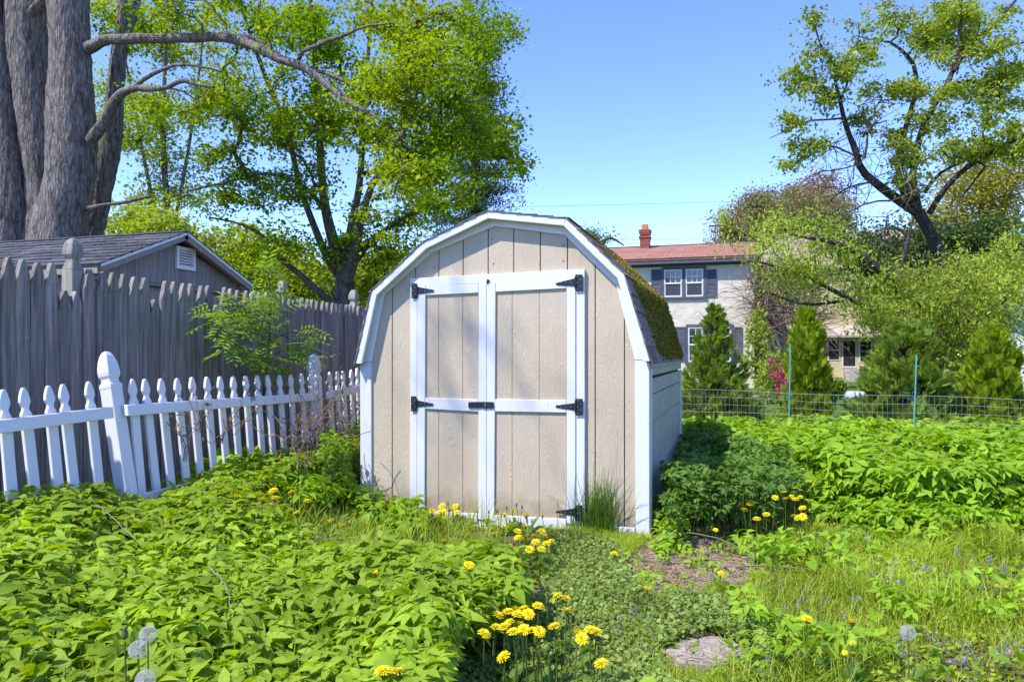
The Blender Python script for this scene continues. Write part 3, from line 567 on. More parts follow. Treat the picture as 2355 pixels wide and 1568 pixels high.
# ------------------------------------------------------------------ cream house with the red roof
HYD = 25.4
def h5(x, y, pl=HYD): p = on_y(*Z(5, x, y), pl); return p[0], p[2]
hs_ = thing('cream_house', (-4, HYD + 4, 0), 'two-storey cream stucco house with red shingle roof and slate shutters', 'house')
xr = h5(917, 600)[0]; zev = h5(560, 318)[1]; xl = -13.0
prism('wall', [(xl, HYD, -.1), (xr, HYD, -.1), (xr, HYD, zev), (xl, HYD, zev)], (0, 8, 0), M_stucco, hs_, .03)
zr0 = h5(560, 280, HYD - .45)[1]; rdg = on_y(*Z(5, 560, 215), HYD + 4); zr1 = rdg[2]
box('eave_fascia', (xl - .4, HYD - .42, zr0 - .22), (xr + .28, HYD - .02, zr0 - .04), M_slate, hs_)
box('frieze', (xl, HYD - .05, zr0 - .30), (xr, HYD - .002, zr0 - .22), M_slate, hs_)
for s, y0_ in ((1, HYD - .45), (-1, HYD + 8.45)):
    prism('roof_slope', [(xl - .4, y0_, zr0), (xl - .4, HYD + 4, zr1), (xl - .4, HYD + 4, zr1 - .12), (xl - .4, y0_, zr0 - .08)], (xr + .7 - xl, 0, 0), M_shingr, hs_)
A = np.array([HYD - .45, zr0]); B = np.array([HYD + 4, zr1]); dv = (B - A) / np.linalg.norm(B - A); ln = np.linalg.norm(B - A); nr = np.array([-dv[1], dv[0]])
nc = 13; xsv = -8.0
for c in range(nc):
    nk = 23; wk = (xr + .3 - xsv) / nk
    for k2 in range(nk):
        x0 = xsv + k2 * wk + (c % 2) * wk * .5 + .006; x1 = min(x0 + wk - .012, xr + .31)
        if x1 - x0 < .05: continue
        q0 = A + dv * (c * ln / nc - .03) + nr * (.02 + random.uniform(0, .006)); q1 = A + dv * ((c + 1) * ln / nc) + nr * .008
        prism('shingle', [(x0, q0[0], q0[1]), (x0, q1[0], q1[1]), (x0, q1[0], q1[1] - .006), (x0, q0[0], q0[1] - .012)], (x1 - x0, 0, 0), M_shingr, hs_)
box('ridge_cap', (xl - .4, HYD + 3.88, zr1 - .02), (xr + .31, HYD + 4.12, zr1 + .03), M_shingg, hs_)
cpl = HYD + 3.2; c0, c1 = on_y(*Z(5, 316, 222), cpl), on_y(*Z(5, 366, 130), cpl); cxm = (c0[0] + c1[0]) / 2; cw_ = (c1[0] - c0[0]) / 2
bm = bmesh.new(); add_box(bm, (cxm - cw_ * .95, cpl, c0[2] - .5), (cxm + cw_ * .95, cpl + cw_ * 2, c1[2])); ch = bm_obj('chimney', bm, M_brick, hs_)
nb_ = 10; hh = (c1[2] - c0[2]) / nb_
for k2 in range(nb_):                                       # corbelled brick courses
    g = cw_ * (1.0 + (.05 * (k2 % 2)) + (.22 if k2 in (5, 8, 9) else .1 if k2 in (4, 7) else 0)); z0 = c0[2] + k2 * hh
    for sx_ in (-1, 0, 1): box('brick', (cxm + g * (sx_ * .667 - .32), cpl - (g - cw_) - .012, z0 + .008), (cxm + g * (sx_ * .667 + .32), cpl + cw_ + g + .012, z0 + hh - .008), M_brick, ch)
bm = bmesh.new(); pt = on_y(*Z(5, 342, 107), cpl + cw_); add_box(bm, (cxm - .14, cpl + cw_ - .14, c1[2] - .02), (cxm + .14, cpl + cw_ + .14, pt[2])); bm_obj('chimney_pot', bm, surf('terracotta', (.45, .17, .08), (.5, .2, .1)), ch)
def shutter(x0, x1, y0, y1, dx=0):
    a, b = h5(x0, y1), h5(x1, y0); a = (a[0] + dx, a[1]); b = (b[0] + dx, b[1]); bm = bmesh.new()
    fr = .06; add_box(bm, (a[0], HYD - .05, a[1]), (a[0] + fr, HYD - .003, b[1])); add_box(bm, (b[0] - fr, HYD - .05, a[1]), (b[0], HYD - .003, b[1]))
    for zz in (a[1], (a[1] + b[1]) / 2 - .03, b[1] - fr): add_box(bm, (a[0] + fr, HYD - .048, zz), (b[0] - fr, HYD - .003, zz + fr))
    s_ = bm_obj('shutter', bm, M_slate, hs_); n = 18; zs = np.linspace(a[1] + fr, b[1] - fr, n + 1)
    for i in range(n): prism('louver', [(a[0] + fr, HYD - .042, zs[i]), (a[0] + fr, HYD - .012, zs[i] + .06), (a[0] + fr, HYD - .006, zs[i] + .05), (a[0] + fr, HYD - .036, zs[i] - .01)], (b[0] - a[0] - 2 * fr, 0, 0), M_slate, s_)
def window(sashes, fr, dx=0):
    x0, x1, y0, y1 = fr; a, b = h5(x0, y1), h5(x1, y0); a = (a[0] + dx, a[1]); b = (b[0] + dx, b[1]); bm = bmesh.new(); t = .12; xe = []
    add_box(bm, (a[0] - .04, HYD - .1, a[1] - .06), (b[0] + .04, HYD - .004, a[1])); add_box(bm, (a[0], HYD - .06, b[1] - .11), (b[0], HYD - .004, b[1]))
    S = [(h5(s0, y1)[0] + dx, h5(s1, y0)[0] + dx) for s0, s1 in sashes]; edges = [a[0]] + [e for s in S for e in s] + [b[0]]
    for i in range(0, len(edges), 2): add_box(bm, (edges[i], HYD - .055, a[1]), (edges[i + 1], HYD - .004, b[1] - .11))
    wd = bm_obj('window', bm, M_slate, hs_); zlo, zhi = a[1] + .03, b[1] - .11
    for (l, r_) in S:
        zm = zlo + (zhi - zlo) * .5
        for (z0, z1, yo, up_) in ((zlo, zm + .03, .03, 0), (zm - .03, zhi, .045, 1)):
            bm = bmesh.new(); g = .055; yf = HYD - yo
            add_box(bm, (l, yf, z0), (l + g, HYD - .002, z1)); add_box(bm, (r_ - g, yf, z0), (r_, HYD - .002, z1)); add_box(bm, (l + g, yf + .002, z0), (r_ - g, HYD - .002, z0 + g)); add_box(bm, (l + g, yf + .002, z1 - g), (r_ - g, HYD - .002, z1)); bm_obj('sash', bm, M_white, wd)
            ncx, ncz = (3, 2) if up_ else (1, 1)
            for i in range(ncx):
                for j in range(ncz):
                    gx0, gx1 = l + g + (r_ - l - 2 * g) * i / ncx, l + g + (r_ - l - 2 * g) * (i + 1) / ncx; gz0, gz1 = z0 + g + (z1 - z0 - 2 * g) * j / ncz, z0 + g + (z1 - z0 - 2 * g) * (j + 1) / ncz
                    o = box('pane', (gx0 + .012, HYD - .012, gz0 + .012), (gx1 - .012, HYD - .006, gz1 - .012), M_glass if up_ else M_screen, wd)
            if up_:
                for i in (1, 2): xq = l + g + (r_ - l - 2 * g) * i / 3; box('muntin', (xq - .014, HYD - .03, z0 + g), (xq + .014, HYD - .003, z1 - g), M_white, wd)
                zq = (z0 + z1) / 2; box('muntin', (l + g, HYD - .028, zq - .014), (r_ - g, HYD - .004, zq + .014), M_white, wd)
for dx in (0, -8.1 + .0):
    window([(445, 540), (559, 653)], (432, 668, 325, 495), dx); shutter(377, 430, 343, 491, dx); shutter(670, 725, 343, 491, dx)
window([(572, 688), (705, 800)], (560, 812, 633, 838)); shutter(505, 557, 648, 830); shutter(814, 860, 648, 830)
box('corner_post', (xr - .02, HYD - .02, -.1), (xr + .05, HYD + .1, zr0 - .42), M_stucco, hs_)
ivy = thing('wall_ivy', (xr + .3, HYD + 2, 0), 'dark green ivy climbing the corner of the cream house', 'ivy')
def leafquad(L=1., Wd=.6, fold=.15):                         # two triangles folded along the midrib
    return np.array([(0, 0, 0), (Wd / 2, L * .45, fold), (0, L, 0), (-Wd / 2, L * .45, fold)]), np.array([(0, 1, 2), (0, 2, 3)])
LQ = leafquad(); LQn = leafquad(1, .34, .06); LQw = leafquad(1, .85, .12)
def leaves(P, size, var, up, mat, name, parent, tmpl=LQ):
    n = len(P); Mx = basis(n, rng.random(n) * 6.28, rng.normal(-.35, up, n), rng.normal(0, up, n)); V, Fs = scatter(tmpl[0], tmpl[1], P, Mx, size * (1 + var * rng.normal(size=n)).clip(.4, 2)); return np_obj(name, V, Fs, mat, parent)
n = 7000; zz = 5.0 * rng.random(n); yy = HYD + .1 + 2.6 * rng.random(n) * (1 - .3 * rng.random(n)); P = np.stack([xr + .06 + np.abs(rng.normal(0, .12, n)) + .15 * (np.sin(zz * 3) > .3), yy, zz], -1); leaves(P, .14, .3, 1.1, L_vine, 'foliage', ivy)
sg = [spline([(xr + .06, HYD + .3 + .4 * k, 0), (xr + .08, HYD + .4 + .45 * k, 2), (xr + .06, HYD + .2 + .5 * k, 4.6)], 10) for k in range(5)]; V, Fs = join([tube(s, .02, 5) for s in sg]); np_obj('stem', V, Fs, M_twig, ivy)

# ------------------------------------------------------------------ yellow clapboard house
YD = 33.5
def y13(x, y, pl=YD): p = on_y(*Z(13, x, y), pl); return p[0], p[2]
yh = thing('yellow_house', (6, YD + 3, 0), 'pale yellow clapboard house with an enclosed porch and front steps', 'house')
yl, yr = y13(150, 900)[0], y13(1080, 900)[0]; zpor = y13(700, 800)[1]; ztop = 5.6
prism('wall_core', [(yl, YD + .02, -.1), (yr + 3, YD + .02, -.1), (yr + 3, YD + .02, ztop), (yl, YD + .02, ztop)], (0, 6, 0), M_yel, yh)
def ybox(nm, x0, y0, x1, y1, d0, d1, mat, par=None): a, b = y13(x0, y1), y13(x1, y0); return box(nm, (a[0], YD - d0, a[1]), (b[0], YD - d1, b[1]), mat, par or yh)
zc = -.05
while zc < ztop - .1: box('clapboard', (yl, YD - .025, zc), (yr + 3, YD + .02, zc + .118), M_yel, yh); zc += .13
prism('porch_roof', [(yl + 1.5, YD - .6, zpor - .05), (yl + 1.5, YD - .02, zpor + .45), (yl + 1.5, YD - .02, zpor + .3), (yl + 1.5, YD - .6, zpor - .15)], (yr - yl - 1, 0, 0), surf('pale_shingle', (.36, .30, .26), (.48, .42, .37), (5, 5, 5)), yh)
prism('main_roof', [(yl - .4, YD - .4, ztop - .1), (yl - .4, YD + 3, ztop + 2.2), (yl - .4, YD + 6.4, ztop - .1)], (yr - yl + 3.8, 0, 0), surf('tan_shingle', (.30, .21, .17), (.42, .32, .26), (5, 5, 5)), yh)
for (x0, x1, y0, y1) in ((650, 735, 850, 1005), (912, 1000, 858, 1020), (596, 622, 900, 1010), (770, 870, 850, 1075)):
    isd = y1 > 1050; o = ybox('door' if isd else 'window', x0 - 9, y0 - 9, x1 + 9, y1 + (0 if isd else 9), .05, .03, M_white); ybox('pane', x0, y0, x1, y1 - (14 if isd else 0), .062, .052, M_glass, o)
    if not isd: ybox('meeting_rail', x0, (y0 + y1) / 2 - 3, x1, (y0 + y1) / 2 + 3, .075, .063, M_white, o)
for i in range(4): ybox('step', 770, 1082 + i * 28, 930, 1110 + i * 28, .28 * (i + 1), .03, M_conc)
wl = thing('white_garage', (15, 21, 0), 'white garage with grey roof half hidden by the leafy willow', 'garage')
g0 = at(2335, 800, 26); bm = bmesh.new(); add_box(bm, (g0[0], g0[1], 0), (g0[0] + 6, g0[1] + 6, 2.9)); bm_obj('wall', bm, surf('white_clapboard', (.6, .62, .65), (.7, .72, .74)), wl)
prism('roof', [(g0[0] - .3, g0[1] - .4, 2.75), (g0[0] - .3, g0[1] + 3, 4.2), (g0[0] - .3, g0[1] + 6.4, 2.75)], (6.6, 0, 0), M_shingg, wl); box('garage_door', (g0[0] + 1.2, g0[1] - .04, 0), (g0[0] + 4.4, g0[1] - .003, 2.2), M_white, wl)

# ------------------------------------------------------------------ trees
KV = rng.normal(size=(14, 3)); KV /= np.linalg.norm(KV, axis=1, keepdims=True); PHV = rng.random(14) * 6.28
def lump(P, fr):
    k = KV * (fr * (.6 + 1.1 * np.arange(14) / 14))[:, None]; k[:, 2] *= 1.7
    return np.sin(P @ k.T + PHV).sum(1) / 2.65
def tree(name, label, base, limbs, ells, mats, nclump, nleaf, lsize, spread, group=None, cat='tree', tr=.006, jit=.3, tmpl=LQ, up=.6, flat=.55, droop=0, bark=None, twig=None, keep=None, pexp=.5, ksteps=2, sides=9, noise=.0, extra=None, void=-9., vf=2.2):
    t = thing(name, base, label, cat, group); bark = bark or M_bark2; twig = twig or M_twig; tubes = []; nodes_, rad = [], []
    for L in limbs:
        L = np.asarray(L, float); ln = np.linalg.norm(np.diff(L[:, :3], axis=0), axis=1).sum(); q = spline(L, max(6, int(ln / .22))); q[:, 3] = np.maximum(q[:, 3], .004)
        big = noise and q[0, 3] > .06
        if big: q = spline(L, max(12, int(ln / .09)))
        v_, f_ = tube(q[:, :3], np.maximum(q[:, 3], .004), (44 if big else sides) if q[0, 3] > .06 else 6)
        if big:                                             # long broken bark ridges
            cen = np.repeat(q[:, :3], 44, 0); nv = v_ - cen; rr_ = np.linalg.norm(nv, axis=1, keepdims=True); an = np.tile(np.arange(44) * 2 * math.pi / 44, len(q)); h_ = np.repeat(np.arange(len(q)) * .09, 44)
            rg = np.abs(np.sin(an * 9 + 1.3 * np.sin(h_ * 2.1 + an * 2) + .8 * np.sin(h_ * 5.3))) * (.6 + .4 * np.sin(h_ * 7 + 5 * np.sin(an * 4))) + .5 * rng.random(len(an))
            v_ = v_ + nv / rr_ * ((rg - .5) * np.minimum(.028, rr_[:, 0] * .13))[:, None]
        tubes.append((v_, f_)); nodes_.append(q[:, :3]); rad.append(q[:, 3])
    V, Fs = join(tubes)
    if noise: V = V + noise * np.stack([np.sin(V[:, 2] * 2.3 + V[:, 1] * 9), np.cos(V[:, 2] * 1.9 + V[:, 0] * 8), 0 * V[:, 0]], -1)
    np_obj('trunk', V, Fs, bark, t, True)
    nd = np.concatenate(nodes_); rd = np.concatenate(rad); m0 = len(nd)
    if ells:
        wgt = np.array([e[6] if len(e) > 6 else e[2] * e[3] for e in ells], float); wgt /= wgt.sum(); P = []
        for e, k in zip(ells, rng.multinomial(nclump, wgt)):
            v = rng.normal(size=(k, 3)); v /= np.linalg.norm(v, axis=1, keepdims=True); v *= rng.random((k, 1)) ** .42
            dx, dy = e[0] + v[:, 0] * e[2], e[1] + v[:, 1] * e[3]; D = e[4] + v[:, 2] * e[5]
            P.append(C + D[:, None] * (CR * ((dx - CX) / F)[:, None] + CF + UP * ((HY - dy) / F)[:, None]))
        P = np.concatenate(P)
        P = P[lump(P, vf) > void]
        if extra is not None: P = np.concatenate([P, extra])
        if keep is not None: dx, dy, D = proj(P); P = P[keep(dx, dy)]
        P = P[P[:, 2] > .15]
        dmin = np.array([np.min(np.linalg.norm(nd - p, axis=1)) for p in P]); P = P[np.argsort(dmin)]
        cap = m0 + len(P) * (ksteps + 1) + 5; NP = np.zeros((cap, 3)); NP[:m0] = nd; par = np.full(cap, -1); cnt = np.zeros(cap); cur = m0; tipd = []
        for p in P:
            d = np.linalg.norm(NP[:cur] - p, axis=1) + .35 * np.maximum(NP[:cur, 2] - p[2], 0); j = int(np.argmin(d)); a = NP[j]; last = j; v = p - a; ln = np.linalg.norm(v)
            for s in range(1, ksteps + 2):
                f = s / (ksteps + 1); q = a + v * f + UP * (ln * .12 * math.sin(math.pi * f)) + (rng.normal(size=3) * ln * .07 if s <= ksteps else 0); NP[cur] = q; par[cur] = last; last = cur; cur += 1
            tipd.append(v / max(ln, 1e-6)); k = last
            while k >= m0: cnt[k] += 1; k = par[k]
        idx = np.arange(m0, cur); pr = par[idx]; rr = tr * np.maximum(cnt, 1) ** pexp; ra = np.where(pr >= m0, rr[pr], np.minimum(rr[idx], np.r_[rd, np.zeros(cap - m0)][pr] * .8)); V, Fs = segs(NP[pr], NP[idx], np.maximum(ra, rr[idx]) * 1.0, rr[idx]); np_obj('branches', V, Fs, twig, t)['kind'] = 'stuff'
        tipd = np.array(tipd); n = len(P); per = nleaf; c = np.repeat(P, per, 0); td = np.repeat(tipd, per, 0); sp = spread * (.6 + .8 * rng.random(n)).repeat(per)
        off = rng.normal(size=(n * per, 3)) * np.array([1, 1, flat]); pos = c + off * (sp * .72)[:, None] + td * (rng.uniform(-2.0, .7, (n * per, 1)) * sp[:, None]); pos[:, 2] -= droop * np.abs(off[:, 0]) * sp
        if keep is not None: dx, dy, D = proj(pos); pos = pos[keep(dx, dy)]
        pos = pos[pos[:, 2] > .05]
        if isinstance(mats, tuple):
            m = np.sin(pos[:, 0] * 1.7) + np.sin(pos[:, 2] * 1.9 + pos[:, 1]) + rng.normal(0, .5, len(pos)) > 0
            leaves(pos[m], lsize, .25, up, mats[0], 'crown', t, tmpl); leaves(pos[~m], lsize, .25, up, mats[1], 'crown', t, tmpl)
        else: leaves(pos, lsize, .25, up, mats, 'crown', t, tmpl)
    return t
def limb(pts, D, D1=None, sc=1.0):                            # (x, y, half-width in pixels) at a depth
    res = []; n = len(pts)
    for i, p in enumerate(pts):
        d = D if D1 is None else D + (D1 - D) * i / (n - 1); res.append([*at(p[0], p[1], d), p[2] / F * d * sc])
    return res
def ground_limb(pts, D):                                       # first point dropped to the ground
    L = limb(pts, D); b = list(L[0]); b[2] = float(gz(b[0], b[1])) - .1; b[3] *= 1.25; return [b] + L
# old many-stemmed maple
DA = 14.2
LA = [ground_limb([(20, 560, 40), (14, 400, 36), (-2, 245, 32), (-18, 105, 34), (-30, 0, 34), (-70, -260, 30), (-120, -600, 18)], DA + .3),
      ground_limb([(100, 580, 44), (92, 420, 34), (76, 245, 37), (60, 70, 42), (62, 0, 40), (60, -250, 30), (30, -600, 18)], DA + .5),
      ground_limb([(130, 620, 66), (138, 540, 58), (157, 430, 51), (164, 280, 49), (163, 140, 44), (154, 0, 42), (165, -240, 34), (200, -560, 20)], DA),
      ground_limb([(205, 560, 22), (212, 525, 24), (240, 385, 25), (258, 280, 22), (270, 175, 17), (277, 105, 14), (282, 35, 12), (270, -60, 9), (255, -300, 6)], DA + .9),
      limb([(276, 105, 10), (296, 60, 10), (312, 20, 9), (330, -60, 7), (380, -300, 4)], DA + .9),
      limb([(196, 115, 15), (215, 104, 13), (245, 93, 11), (315, 90, 10.5), (420, 89, 10), (490, 86, 10), (546, 93, 10.5), (595, 112, 10), (648, 137, 9.5), (700, 156, 9), (746, 193, 7), (802, 236, 6), (846, 256, 5), (886, 280, 4), (930, 310, 2.5)], DA, 11.2),
      limb([(686, 148, 5), (694, 120, 5), (734, 104, 5), (794, 80, 4), (834, 64, 3), (886, 54, 2)], 12.4, 11.6), limb([(545, 88, 5), (575, 85, 6), (600, 105, 5), (640, 125, 5)], 12.9),
      limb([(690, 152, 5), (740, 165, 4.5), (790, 185, 4), (850, 215, 3), (930, 250, 2)], 12.4, 12),
      limb([(212, 325, 12), (225, 305, 12), (250, 262, 11), (268, 232, 10), (285, 212, 9), (310, 203, 7), (345, 206, 6), (385, 200, 5), (424, 187, 5), (450, 193, 4), (495, 201, 2.5)], DA - .2, 13),
      limb([(285, 212, 6), (315, 195, 5), (345, 175, 5), (375, 158, 4), (410, 150, 4), (450, 151, 3), (510, 166, 2)], 13.7, 13), limb([(385, 202, 2.5), (425, 212, 2), (455, 230, 1.5), (470, 215, 1.2), (478, 200, 1)], 13.3),
      limb([(205, 482, 8), (230, 474, 4), (270, 467, 4), (310, 460, 4), (345, 452, 3)], DA - .5), limb([(60, 40, 14), (80, 25, 10), (100, 0, 9), (130, -60, 7)], DA + .3)]
E = [(960, 180, 150, 100, 11.8, 1.3, 9000), (1030, 310, 120, 100, 11.5, 1.2, 7500), (900, 100, 150, 60, 12, .9), (940, 400, 110, 50, 11.3, 1.0), (860, 320, 60, 40, 11.5, .6, 1500), (760, 60, 160, 50, 12.4, .9), (300, 60, 90, 50, 14.6, .8, 1800), (420, 20, 120, 40, 13, 1, 2600),
     (0, 200, 60, 300, 16, .8, 1800), (330, 200, 110, 80, 13.8, 1.2, 1500)]
# a long bough reaching over the yard, whose leaves dapple the shed doors
cb = np.array([-1.3, 0, 1.2]) + 15 * SUN; bough = cb + rng.normal(0, 1, (7, 3)) * np.array([1.1, .7, 1.0])
LA.append([[-10.2, 5.2, 9, .2], [-10.0, 2.0, 11.2, .15], [-9.2, -3, 12.2, .08], [*(cb + np.array([-1.5, 1.2, .3])), .025], [*(cb + np.array([-.4, .2, .2])), .01]])
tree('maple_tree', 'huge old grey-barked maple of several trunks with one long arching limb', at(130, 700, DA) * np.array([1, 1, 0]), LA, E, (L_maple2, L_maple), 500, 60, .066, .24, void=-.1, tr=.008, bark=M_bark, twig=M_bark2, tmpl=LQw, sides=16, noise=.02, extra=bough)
# young maple behind the stockade fence
DB = 16.5
LB = [ground_limb([(795, 715, 24), (792, 660, 23), (790, 620, 19), (768, 560, 14), (748, 480, 11), (738, 380, 9), (732, 260, 7.5), (725, 150, 6), (715, 20, 5), (705, -150, 3)], DB),
      limb([(795, 650, 15), (798, 600, 13), (808, 520, 10), (824, 440, 8), (833, 330, 7), (838, 220, 6), (850, 80, 4), (860, -60, 3)], DB - .1), limb([(797, 645, 15), (815, 585, 13), (828, 510, 10), (850, 440, 8), (880, 380, 6), (930, 300, 5), (990, 200, 4), (1050, 80, 2)], DB - .3, DB - 2),
      limb([(790, 645, 13), (752, 590, 10), (722, 520, 8), (693, 440, 7), (660, 300, 6), (600, 150, 5), (560, 30, 3), (540, -80, 2)], DB, DB - .5), limb([(786, 705, 8), (757, 690, 8), (700, 640, 7), (640, 590, 6), (600, 540, 5), (560, 518, 3), (480, 500, 2)], DB, DB - 1),
      limb([(808, 610, 9), (860, 550, 6), (930, 500, 5), (1010, 470, 4), (1120, 430, 2)], DB, DB - 1), limb([(757, 500, 7), (700, 430, 5), (620, 400, 4), (520, 420, 3), (430, 440, 2)], DB, DB - 2), limb([(835, 400, 6), (930, 380, 4), (1040, 350, 3), (1150, 330, 2)], DB, DB - .5)]
E = [(1000, 100, 200, 130, DB, 2.5), (1080, 280, 120, 140, DB, 2.2), (1010, 420, 160, 90, DB, 2), (820, 120, 220, 130, DB, 2.5), (760, 310, 190, 110, DB, 2), (600, 80, 190, 110, DB - .5, 2), (560, 260, 150, 100, DB - .5, 1.8, 11000), (490, 390, 160, 60, DB - 1, 1.6, 8500), (640, 440, 170, 60, DB - .5, 1.8, 9000),
     (1120, 60, 80, 80, DB, 2), (1170, 390, 55, 90, DB, 1.3), (900, 520, 140, 70, DB, 2), (940, 620, 110, 70, DB + .5, 1.5, 6000), (1040, 490, 110, 60, DB, 1.3), (680, 560, 120, 60, DB - .5, 1.4, 3500)]
edge = [(-400, -700), (1180, -700), (1185, 0), (1240, 50), (1212, 110), (1222, 180), (1205, 260), (1242, 345), (1228, 440), (1172, 480), (1105, 500), (1050, 560), (950, 700), (-400, 720)]
kp = lambda dx, dy: inpoly(dx + rng.normal(0, 9, dx.shape) + 16 * np.sin(dy * .045) + 9 * np.sin(dy * .13 + dx * .05), dy + rng.normal(0, 9, dx.shape) + 12 * np.sin(dx * .06), edge)
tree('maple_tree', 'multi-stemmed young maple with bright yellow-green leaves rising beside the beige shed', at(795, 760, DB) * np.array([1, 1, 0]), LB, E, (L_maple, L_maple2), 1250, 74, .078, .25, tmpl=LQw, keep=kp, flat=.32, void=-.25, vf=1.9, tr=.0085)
# pale trees behind the outbuilding
def simple(name, label, dx, D, top, ells, mat, nc_, nl, ls, spd, group=None, hw_=10, bark=None, cat='tree', **kw):
    L = [ground_limb([(dx, 700, hw_), (dx + 8, 600, hw_ * .85), (dx - 5, (top + 600) / 2, hw_ * .6), (dx + 5, top, hw_ * .25)], D), limb([(dx + 5, 600, hw_ * .5), (dx + 60, (top + 560) / 2, hw_ * .35), (dx + 90, top + 30, hw_ * .15)], D), limb([(dx, 620, hw_ * .5), (dx - 60, (top + 570) / 2, hw_ * .35), (dx - 100, top + 50, hw_ * .15)], D)]
    return tree(name, label, at(dx, HY, D) * np.array([1, 1, 0]), L, ells, mat, nc_, nl, ls, spd, group, cat, bark=bark, **kw)
simple('maple_tree', 'pale green maple standing behind the old many-trunked maple', 380, 24, 40, [(300, 90, 150, 140, 24, 2.5), (330, 290, 130, 140, 24, 2.5), (440, 410, 150, 90, 24, 2), (300, 470, 90, 70, 23, 1.5), (480, 170, 130, 130, 25, 2), (30, 250, 110, 330, 25, 2, 15000)], (L_back, L_maple), 760, 66, .10, .38, tmpl=LQw, void=-.15, vf=1.5)
simple('leafy_tree', 'low pale green tree filling the gap behind the grey outbuilding', 560, 21, 540, [(560, 580, 150, 60, 21, 1.5), (340, 520, 110, 40, 21, 1.5), (650, 640, 110, 55, 20, 1.5), (700, 690, 100, 30, 20, 1), (900, 640, 110, 60, 22, 1)], (L_back, L_maple), 420, 60, .10, .36, tmpl=LQw)
# pine
PD = 30; L = [ground_limb([(1090, 700, 13), (1092, 500, 11), (1096, 300, 8), (1100, 120, 4), (1102, 20, 2)], PD)]; E = []
for k in range(13): y = 90 + k * 38; ww = 34 + k * 6.5; E.append((1098, y, ww, 10, PD, ww / F * PD * .9, ww))
tree('pine_tree', 'dark blue-green pine standing behind the young maple', at(1090, HY, PD) * np.array([1, 1, 0]), L, E, L_pine, 330, 90, .16, .38, tmpl=LQn, flat=.35, bark=M_bark2)
# apple tree
DAP = 15.2; z6 = lambda pts: [(*Z(6, x, y), h) for x, y, h in pts]
LAP = [ground_limb([(2250, 840, 34), (2215, 740, 30), (2185, 640, 27), (2160, 585, 24), *z6([(1490, 1380, 22), (1440, 1300, 22)])], DAP),
       limb(z6([(1440, 1300, 17), (1330, 1230, 15), (1200, 1135, 13), (1090, 1030, 11), (1060, 930, 9), (1020, 830, 8), (985, 720, 7), (965, 620, 6), (930, 480, 4), (915, 390, 3.5), (850, 290, 3), (820, 200, 2.5), (800, 90, 1.5)]), DAP, DAP - 1.2),
       limb(z6([(965, 620, 4), (920, 575, 3), (850, 520, 3), (760, 480, 2), (650, 500, 1.2)]), DAP - .8), limb(z6([(970, 600, 4), (1000, 540, 4), (1020, 460, 3), (1010, 350, 2), (1080, 250, 1.3)]), DAP - .8),
       limb(z6([(1440, 1300, 16), (1350, 1160, 13), (1330, 950, 10), (1385, 720, 8), (1430, 540, 6.5), (1410, 390, 6), (1340, 310, 5), (1270, 260, 4), (1180, 250, 3), (1060, 220, 1.5)]), DAP, DAP + .6), limb(z6([(1412, 380, 4.5), (1450, 300, 3.5), (1500, 230, 3), (1600, 150, 2), (1640, 60, 1.5)]), DAP + .5),
       limb(z6([(1440, 1290, 14), (1410, 1080, 10), (1450, 850, 10), (1530, 660, 9), (1600, 560, 9), (1640, 470, 8), (1680, 350, 6), (1700, 100, 5), (1710, -150, 3)]), DAP - .2, DAP - 1), limb(z6([(1660, 440, 7), (1720, 340, 6.5), (1800, 250, 6), (1890, 170, 5), (1990, 60, 4), (2150, -120, 3)]), DAP - .8),
       limb(z6([(1700, 360, 4), (1850, 310, 4), (1960, 290, 3), (2150, 250, 2)]), DAP - .8), limb(z6([(1600, 560, 4), (1750, 490, 3.5), (1860, 545, 3), (2000, 640, 2)]), DAP - .6),
       limb(z6([(1510, 1310, 9), (1590, 1180, 9), (1700, 1060, 8), (1800, 990, 7), (1950, 900, 6), (2120, 820, 4)]), DAP - .1, DAP - 1.5), limb(z6([(1800, 990, 4), (1850, 1000, 4), (1750, 1150, 3), (1640, 1330, 2)]), DAP - .8),
       limb(z6([(1480, 1180, 7), (1580, 1060, 5), (1720, 990, 4), (1850, 900, 3)]), DAP + .3), limb(z6([(1060, 940, 5), (1110, 970, 4), (1130, 860, 3.5), (1140, 790, 3), (1250, 740, 2)]), DAP - .9),
       limb(z6([(985, 725, 3.5), (880, 735, 3), (760, 745, 2.5), (640, 800, 2), (530, 850, 1)]), DAP - 1), limb(z6([(1065, 960, 3), (980, 920, 3), (900, 890, 2.5), (760, 930, 1.5)]), DAP - 1), limb(z6([(1140, 1120, 3.5), (1040, 1140, 3), (960, 1180, 2), (870, 1280, 1.2)]), DAP - .9),
       limb(z6([(1280, 1230, 3), (1150, 1240, 3), (1040, 1290, 2), (900, 1400, 1)]), DAP - .9), limb(z6([(1070, 1010, 2.5), (960, 1040, 2), (820, 1060, 1.5), (720, 1120, 1)]), DAP - 1)]
e6 = lambda x, y, rx, ry, D, dr, w=None: (*Z(6, x, y), rx * .3753, ry * .3753, D, dr) + ((w,) if w else ())
for i_, L_ in enumerate(LAP):
    for q_ in L_: q_[3] *= .6 if i_ == 0 else .74
